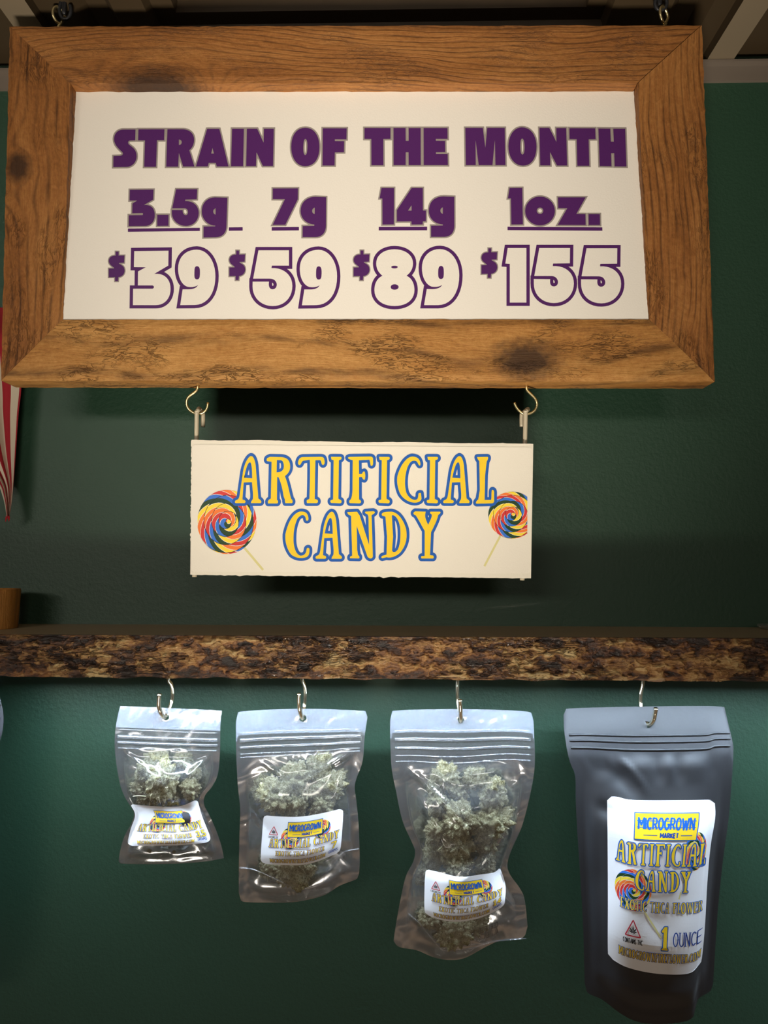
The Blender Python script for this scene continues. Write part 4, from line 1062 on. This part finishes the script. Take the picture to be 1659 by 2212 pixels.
# --- pouch with 14 grams
o3, k3 = (820, 1460), 3.457
pa = Patch([(78, 330), (80, 500), (90, 690), (120, 850), (170, 1080), (240, 1240), (265, 1310), (250, 1390), (195, 1500), (150, 1700), (115, 1900), (105, 1980)],
           [(1150, 340), (1160, 600), (1150, 750), (1110, 950), (1060, 1130), (985, 1300), (955, 1400), (972, 1480), (1050, 1590), (1085, 1680), (1105, 1870)],
           [(78, 330), (90, 285), (130, 258), (600, 248), (1080, 264), (1130, 295), (1150, 340)], [(105, 1980), (125, 2010), (165, 2030), (280, 2050), (400, 2100), (520, 2122), (640, 2105), (800, 2020), (920, 1970), (1050, 1962), (1090, 1930), (1105, 1870)], o3, k3)
b3 = Pouch('clear_pouch', 'tallest clear zip pouch of buds with a 14 grams label, pinched at its waist', pa, YB+.001,
           [(0, 0), (.21, 0), (.28, .005), (.42, .019), (.55, .014), (.62, .011), (.70, .015), (.82, .016), (.92, .006), (.965, .001), (1, 0)], [(0, 0), (.21, 0), (.4, .014), (.6, .010), (.8, .012), (.95, .001), (1, 0)],
           (o3[0]+605/k3, o3[1]+328/k3, 26/k3), (.09, .23), 8.3, [M['film'], M['foil'], M['film_head']], group='clear pouches of buds', creases=((.1, .24, .52, .46, .0026, .02), (.3, .24, .42, .37, .002, .03), (.9, .42, .72, .64, -.0025, .03), (.16, .36, .3, .56, .0018, .025)))
for v_, r_ in ((.085, .0004), (.122, .0017), (.158, .0012), (.190, .0004), (.215, .0004)): b3.ridge('zipper', v_, M['zip'], r_, e_=0)
b3.seam('gusset_seam', [(o3[0]+a/k3, o3[1]+b/k3) for a, b in ((215, 1775), (300, 1850), (380, 1950), (470, 2045), (560, 2045), (700, 2030), (850, 1985), (1095, 1960))], M['zip'], .0005)
Wd, Hd, arts = small_label('14')
lp = Patch([(345, 1442), (336, 1550), (335, 1740), (350, 1785)], [(895, 1425), (930, 1520), (942, 1600), (932, 1715)],
           [(345, 1442), (430, 1462), (600, 1500), (760, 1482), (860, 1465), (895, 1425)], [(350, 1785), (470, 1825), (600, 1836), (740, 1810), (840, 1770), (932, 1715)], o3, k3)
b3.label(lp, Wd, Hd, 4, arts)
# mirrored stamp seen through the film of the 14 grams pouch
P = Print()
line_text(P, 'CERTIFIED', 0, 0, 42, 9, 'ink_black', .38, 0, .3); line_text(P, 'AUTHENTIC', 0, 13, 42, 22, 'ink_black', .38, 0, .3)
def mp_st(x, y, ly):
    q = Vector((o3[0]+(882-x*3.4+y*0.15)/k3, o3[1]+(1835+y*4.0+x*1.35)/k3)); u, v = b3.p.inv(q, .7, .9)
    return at(q.x, q.y, b3.Y0+b3.off(u, v, -1)+0.0006)
P.build('mirrored_stamp', b3.root, mp_st)
# --- black pouch
o4, k4 = (1190, 1460), 2.941
L4 = [(80, 250), (85, 350), (105, 480), (125, 560), (155, 640), (160, 850), (185, 1250), (205, 1600), (215, 1950)]
R4 = [(1120, 270), (1150, 400), (1160, 470), (1150, 650), (1130, 900), (1090, 1200), (1060, 1500), (1040, 1800), (1030, 1960)]
T4 = [(80, 250), (85, 225), (105, 208), (500, 196), (1050, 193), (1100, 220), (1120, 270)]
B4 = [(215, 1950), (222, 1995), (245, 2022), (330, 2060), (450, 2150), (560, 2200), (700, 2212), (850, 2196), (912, 2155), (930, 2060), (1000, 2012), (1024, 1990), (1030, 1960)]
fk4 = [(0, 0), (.15, 0), (.20, .004), (.45, .020), (.75, .022), (.90, .014), (.965, .003), (1, 0)]; bk4 = [(0, 0), (.15, 0), (.5, .016), (.85, .014), (1, 0)]
b4 = Pouch('black_pouch', 'large matte black pouch with a tall white 1 ounce label hanging under the shelf', Patch(L4, R4, T4, B4, o4, k4), YB,
           fk4, bk4, (o4[0]+618/k4, o4[1]+305/k4, 25/k4), (0, .14), 12.9, [M['black_film'], M['black_film'], M['black_film']], side=.06, wrinkle=.0016, lean=.016, leanr=.17, creases=((.10, .15, .42, .285, -.0035, .05), (.3, .16, .46, .27, .0022, .022), (.12, .33, .28, .36, -.003, .04), (.15, .36, .13, .9, -.001, .02)), pucker=(.145, .25, .0012, 34))
for v_ in (.092, .112, .137): b4.ridge('zipper', v_, M['black_film'], 0.0010, u0=.02, u1=.98, e_=.0004)
Wd, Hd = 100.0, 162.0
arts = [('logo', logo(25, 11.5, 85.5, 38))]
P = Print(); lollipop(P, 25.5, 86.5, 18.5, 20, 2.6, 2, 4.0, [(37, 105), (55, 128.5)], .9); arts.append(('lollipop_print', P))
P = Print(); lollipop(P, 85.5, 48, 10.5, 18, 2.2, 2, 4.0, [(77, 70), (72, 92)], .7); arts.append(('lollipop_print', P))
P = Print()
slab_text(P, 'ARTIFICIAL', 8, 41, 96, 62, 'yellow', 'blue', .95, 8)
slab_text(P, 'CANDY', 27.5, 66.5, 83, 86, 'yellow', 'blue', .95, 8)
slab_text(P, 'EXOTIC THCA FLOWER', 12.5, 95.5, 96, 105.5, 'yellow', 'blue', .55, 8, space=170)
slab_text(P, '1', 55.5, 118, 62.5, 140, 'yellow', 'blue', .95, 8)
line_text(P, 'OUNCE', 68, 123.5, 96.5, 136, 'navy', .5, 9, .25, serif=1.2)
slab_text(P, 'MICROGROWNFIREFLOWER.COM', 11.5, 143.5, 98, 151.5, 'yellow', 'navy', .42, 8)
arts.append(('lettering', P)); arts.append(('warning_symbol', warning(26, 123.5, 16.5, 16, 20, 4.2)))
lp = Patch([(357, 768), (360, 1000), (362, 1400), (362, 1740), (372, 1790)], [(1040, 786), (1044, 900), (1015, 1080), (995, 1300), (978, 1600), (958, 1800), (940, 1840)],
           [(357, 768), (420, 768), (520, 788), (800, 790), (1040, 786)], [(372, 1790), (480, 1850), (640, 1888), (800, 1898), (890, 1885), (940, 1840)], o4, k4)
b4.label(lp, Wd, Hd, 4, arts)
# --- black pouch cut by the left edge of the view
dx, dy = -1576, -62
b5 = Pouch('black_pouch', 'black pouch at the far left of the shelf, only its right edge in view', Patch([(a, b) for a, b in L4], [(1120, 270), (1150, 380), (1158, 450), (1150, 540), (1120, 650), (1090, 800), (1075, 1200), (1060, 1500), (1040, 1800), (1030, 1960)], T4, B4, o4, k4, dx, dy), YB,
           fk4, bk4, (o4[0]+618/k4+dx, o4[1]+305/k4+dy, 25/k4), (0, .14), 21.0, [M['black_film']]*3, side=.06, nu=36, nv=60)
for v_ in (.092, .137): b5.ridge('zipper', v_, M['black_film'], 0.0010, u0=.02, u1=.98, e_=.0004)

cup_hook(o1, k1, [(690, 35), (722, 100), (735, 200), (722, 300)], (655, 455), [(605, 410), (580, 320), (588, 200)], YB+.0024)
cup_hook(o2, k2, [(705, 20), (728, 100), (735, 180), (726, 290)], (712, 396), [(686, 335), (675, 240), (677, 165)], YB+.0034)
cup_hook(o3, k3, [(582, 20), (580, 110), (585, 200)], (605, 332), [(606, 275), (602, 215), (600, 180)], YB+.0036)
cup_hook(o4, k4, [(585, 30), (572, 110), (572, 190)], (616, 306), [(650, 285), (662, 240), (668, 205)], YB+.0115)
cup_hook((o4[0]+dx, o4[1]+dy), k4, [(585, 120), (578, 150), (572, 200)], (616, 306), [(650, 285), (662, 240), (668, 205)], YB)

# ---------------------------------------------------------------- flower buds inside the clear pouches
def bud_mesh(seed, stretch):
    import bmesh
    bm = bmesh.new(); bmesh.ops.create_icosphere(bm, subdivisions=5, radius=1.0)
    for v in bm.verts:
        d = v.co.normalized()
        lump = noise.fractal(d*1.5+Vector((seed*9, 0, 0)), 1.0, 2.0, 2)*0.30
        w_ = d+Vector(noise.noise_vector(d*3+Vector((seed, 0, 0))))*0.12
        dist = noise.voronoi(w_*3.0+Vector((0, seed*7, 0)))[0][0]; cal = max(0, 1-dist*1.45)**0.8*0.42-0.12
        dist2 = noise.voronoi(w_*7.5+Vector((seed*5, 0, 3)))[0][0]; cal2 = max(0, 1-dist2*1.4)**0.9*0.20-0.06
        fine = noise.fractal(d*14+Vector((0, 0, seed)), 1.0, 2.0, 3)*0.06
        v.co = d*(0.86+lump+cal+cal2+fine); v.co.z *= stretch
    me = bpy.data.meshes.new('flower_bud'); bm.to_mesh(me); bm.free()
    me.materials.append(M['bud']); me.polygons.foreach_set('use_smooth', [True]*len(me.polygons))
    return me
BM = [bud_mesh(s_+1.3, st_) for s_, st_ in enumerate((1.0, 1.25, 1.15, 0.95, 1.35))]
def buds(pouch, o, k, items, group):
    rr = random.Random(int(o[0]))
    for i, (x, y, r, dy_, rot, lab) in enumerate(items):
        ob = bpy.data.objects.new('flower_bud', BM[(i*3+int(o[0])) % 5]); COL.objects.link(ob)
        px, py = o[0]+x/k, o[1]+y/k
        u, v = pouch.p.inv(Vector((px, py)))
        yf, yb_ = pouch.Y0+pouch.off(u, v, -1), pouch.Y0+pouch.off(u, v, 1)
        R = r/k*YB/FPX*0.92
        half = max(0.004, (yb_-yf)*0.5*0.72)
        dep = min(R*0.85, half)
        Yc = (yf+yb_)/2+dy_
        Yc = max(Yc, yf+dep*1.10)
        ob.location = at(px, py, Yc)
        ob.rotation_mode = 'QUATERNION'
        # flattened front to back by the pouch, turned in the plane of the pouch
        ob.rotation_euler = (0, 0, 0)
        ob.rotation_mode = 'XYZ'; ob.rotation_euler = (0, math.radians(rot), 0)
        ob.scale = (R, dep, R)
        tag(ob, lab, 'flower bud', group)
buds(b1, o1, k1, [
    (560, 960, 165, 0, 60, 'pale green bud at the top left inside the smallest pouch'),
    (850, 935, 110, 0, 35, 'small pointed bud at the top right inside the smallest pouch'),
    (440, 1090, 130, .002, 10, 'bud at the left side of the smallest pouch above the stems'),
    (610, 1200, 190, -.001, 20, 'big dark bud in the middle of the smallest pouch'),
    (370, 1240, 100, .003, 80, 'bud low at the left edge inside the smallest pouch'),
    (930, 1250, 125, 0, 40, 'round bud at the right inside the smallest pouch'),
    (740, 1365, 85, .002, 90, 'flat bud just above the label of the smallest pouch'),
    (430, 1345, 80, .002, 70, 'bud above the left end of the 3.5 grams label'),
    (980, 1090, 85, .004, 0, 'dim bud behind the right side of the smallest pouch')], 'buds in the smallest pouch')
def stems():
    for lab, pts in (('pale dry stem lying level at the left in the smallest pouch', [(296, 1338), (370, 1332), (440, 1340)]),
                     ('thin upright stem in the middle of the smallest pouch', [(522, 1180), (500, 1290), (484, 1430)]),
                     ('thin hooked stem above the yellow logo in the smallest pouch', [(556, 1430), (556, 1370), (575, 1350), (600, 1425)])):
        w = []
        for a, b in pts:
            q = Vector((o1[0]+a/k1, o1[1]+b/k1)); u, v = b1.p.inv(q); w.append(at(q.x, q.y, b1.Y0+b1.off(u, v, -1)+0.0006))
        o = tube('loose_stem', w, 0.00045 if 'level' in lab else 0.0003, plain('dry_stem', srgb(214, 204, 170), .6), None, 6, 8)
        tag(o, lab, 'stem', 'loose stems in the smallest pouch')
stems()
for lab, a, b, r_ in (('brown crumb left of centre below the 3.5 grams label', 475, 1945, 26), ('brown crumb right of centre below the 3.5 grams label', 750, 1955, 20), ('small crumb at the right below the 3.5 grams label', 1015, 1955, 14)):
    q = Vector((o1[0]+a/k1, o1[1]+b/k1)); u, v = b1.p.inv(q)
    o = bpy.data.objects.new('bud_crumb', BM[int(a) % 5]); COL.objects.link(o); R = r_/k1*YB/FPX
    o.location = at(q.x, q.y, b1.Y0+b1.off(u, v, -1)+0.0016); o.scale = (R, min(R, .0012), R*.8); tag(o, lab, 'crumb', 'crumbs in the smallest pouch')
buds(b2, o2, k2, [
    (640, 950, 165, 0, 40, 'upper middle bud of the long cluster in the 7 grams pouch'),
    (470, 1120, 195, -.001, 30, 'largest bud at the left in the 7 grams pouch'),
    (860, 840, 125, .001, 50, 'topmost bud in the 7 grams pouch'),
    (930, 1060, 150, 0, 60, 'bud at the right side of the 7 grams pouch'),
    (640, 1220, 120, 0, 0, 'bud just above the yellow logo of the 7 grams label'),
    (890, 1215, 130, 0, 85, 'round bud above the right half of the 7 grams label'),
    (750, 1090, 100, .003, 0, 'shaded bud in the centre of the 7 grams pouch'),
    (310, 1040, 110, .005, 20, 'dim bud at the far left of the 7 grams pouch'),
    (620, 850, 80, .005, 10, 'half hidden bud under the zip of the 7 grams pouch'),
    (640, 1830, 165, 0, 90, 'brown bud below the label in the 7 grams pouch'),
    (400, 1790, 110, .004, 70, 'dark bud at the lower left behind the 7 grams label')], 'buds in the 7 grams pouch')
buds(b3, o3, k3, [
    (490, 750, 115, 0, 0, 'topmost left bud in the tallest clear pouch'),
    (715, 765, 95, 0, 20, 'topmost middle bud in the tallest clear pouch'),
    (848, 890, 110, -.001, 20, 'round bud at the upper right of the tallest clear pouch'),
    (420, 840, 75, .002, 0, 'small bud at the upper left of the tallest clear pouch'),
    (430, 950, 90, .003, 0, 'brownish bud at the left of the tallest clear pouch'),
    (590, 860, 85, .003, 0, 'bud tucked between the top ones in the tallest clear pouch'),
    (600, 1070, 145, -.001, 80, 'big bud in the centre of the tallest clear pouch'),
    (560, 1240, 150, 0, 10, 'large bud below the centre one in the tallest clear pouch'),
    (820, 1110, 130, 0, 70, 'wide bud at the right of the tallest clear pouch'),
    (420, 1160, 95, .001, 0, 'bud at the left above the waist of the tallest clear pouch'),
    (790, 1250, 95, .003, 0, 'shaded bud at the right near the waist of the tallest clear pouch'),
    (590, 1410, 120, 0, 60, 'bud just above the logo of the 14 grams label'),
    (790, 1410, 80, 0, 30, 'small bud above the right half of the 14 grams label'),
    (390, 1360, 85, .002, 0, 'bud at the left side of the waist in the tallest clear pouch'),
    (330, 1480, 80, .004, 0, 'dark bud at the left of the 14 grams label'),
    (560, 1890, 150, .001, 85, 'dark bud below the label in the tallest clear pouch'),
    (380, 1800, 95, .003, 0, 'dim bud at the lower left of the tallest clear pouch'),
    (740, 1840, 80, .004, 30, 'dim bud by the mirrored stamp in the tallest clear pouch')], 'buds in the tallest clear pouch')

# ---------------------------------------------------------------- flag at the left edge
def flag():
    m, n, l, p = new_mat('striped_flag_cloth'); g = G(m)
    uv = g.sep(g.tex('UV'))
    st_ = g.m('GREATER_THAN', g.m('FRACT', g.m('MULTIPLY_ADD', uv[0], 4.5, 0.62)), 0.5)
    col = g.mixc(st_, srgb(150, 20, 34), srgb(206, 194, 172))
    l.new(col, p.inputs['Base Color']); p.inputs['Roughness'].default_value = 0.85
    wv = g.noise(g.tex('Object'), 1400, 2); l.new(g.bump(wv, .3, .0004), p.inputs['Normal'])
    k = 3.687; o = (0, 800)
    pt = Patch([(-900, -500), (-620, 100), (-300, 600), (-40, 880), (20, 1000), (46, 1120), (52, 1160)], [(190, -500), (172, 100), (150, 320), (135, 520), (112, 850), (92, 1060), (76, 1160)],
               [(-900, -500), (190, -500)], [(52, 1160), (76, 1160)], o, k)
    nu, nv = 60, 60; V, F, uvs = [], [], []
    for j in range(nv+1):
        for i in range(nu+1):
            u, v = i/nu, j/nv; q = pt(u, v)
            y = 0.742+0.007*math.sin(u*17)*(1-v)**.7+0.004*math.sin(u*7+v*3)+(.021-.003)*max(0, 1-v*8)
            if v < .1: y = min(y, YW-.0012)
            V.append(at(q.x, q.y, min(y, YW-.001))); uvs.append((u**1.3, v))
    for j in range(nv):
        for i in range(nu):
            a = j*(nu+1)+i; F.append((a, a+1, a+nu+2, a+nu+1))
    r = empty('striped_flag', V[nu//2].copy(), 'red and white striped flag hanging on the wall behind the big sign', 'flag')
    mesh_obj('cloth', V, F, m, r, smooth=True, uvs=uvs)
    rr = random.Random(5); TV, TF = [], []
    tip = at(o[0]+62/k, o[1]+1150/k, .744)
    for i in range(16):
        a = rr.uniform(0, 6.28); d = Vector((math.cos(a)*.002, -0.0008*rr.random(), -.0035+math.sin(a)*.003))
        v_, f_ = tube_data([tip, tip+d*.6+Vector((rr.uniform(-.001, .001), 0, 0)), tip+d*1.25], .0004, 5)
        b = len(TV); TV += v_; TF += [tuple(b+q for q in ff) for ff in f_]
    c = mesh_obj('frayed_tip', TV, TF, plain('red_thread', srgb(170, 26, 34), .8), r); c['label'] = 'frayed red thread'
flag()

# ---------------------------------------------------------------- things on the shelf
def cylinder():
    z = zt+sl*(-0.41)
    yb = 1357
    c = at_z(-12, yb, z); 
    V, F, uvs = [], [], []; n = 40; H = at(20, 1272, c.y).z-z; R = 0.0225
    prof = [(R*.93, 0), (R*.95, .0012), (R*1.02, H-.0014), (R*1.0, H), (R*.80, H), (R*.76, H-.002), (R*.74, H*.55)]
    for (r, h) in prof:
        for i in range(n): a = 2*math.pi*i/n; V.append((c.x+r*math.cos(a), c.y+r*math.sin(a), z+h)); uvs.append((h, i/n*.14))
    for j in range(len(prof)-1):
        for i in range(n): F.append((j*n+i, j*n+(i+1) % n, (j+1)*n+(i+1) % n, (j+1)*n+i))
    F.append(tuple(range(n-1, -1, -1))); F.append(tuple((len(prof)-1)*n+i for i in range(n)))
    m = wood_mat('stained_turned_wood', [], 6.1, srgb(214, 150, 76), srgb(190, 128, 58), srgb(150, 95, 42), fine=.6, rings=120, crack=.2)
    o = mesh_obj('wooden_cup', V, F, m, None, smooth=True, uvs=uvs)
    tag(o, 'brown stained wooden cup standing on the left end of the shelf', 'cup')
cylinder()
def dish():
    z = zt+sl*0.40
    c = at_z(1668, 1360, z)
    V, F = [], []; n = 40
    prof = [(.001, .0006), (.010, .0006), (.0135, .003), (.0142, .0048), (.0134, .0050), (.0122, .0034), (.009, .0016), (.001, .0016)]
    for (r, h) in prof:
        for i in range(n): a = 2*math.pi*i/n; V.append((c.x+r*math.cos(a), c.y+r*math.sin(a), z+h))
    for j in range(len(prof)-1):
        for i in range(n): F.append((j*n+i, j*n+(i+1) % n, (j+1)*n+(i+1) % n, (j+1)*n+i))
    o = mesh_obj('glass_dish', V, F, M['glass'], None, smooth=True); tag(o, 'tiny clear glass dish on the right end of the shelf, cut by the view', 'dish')
dish()
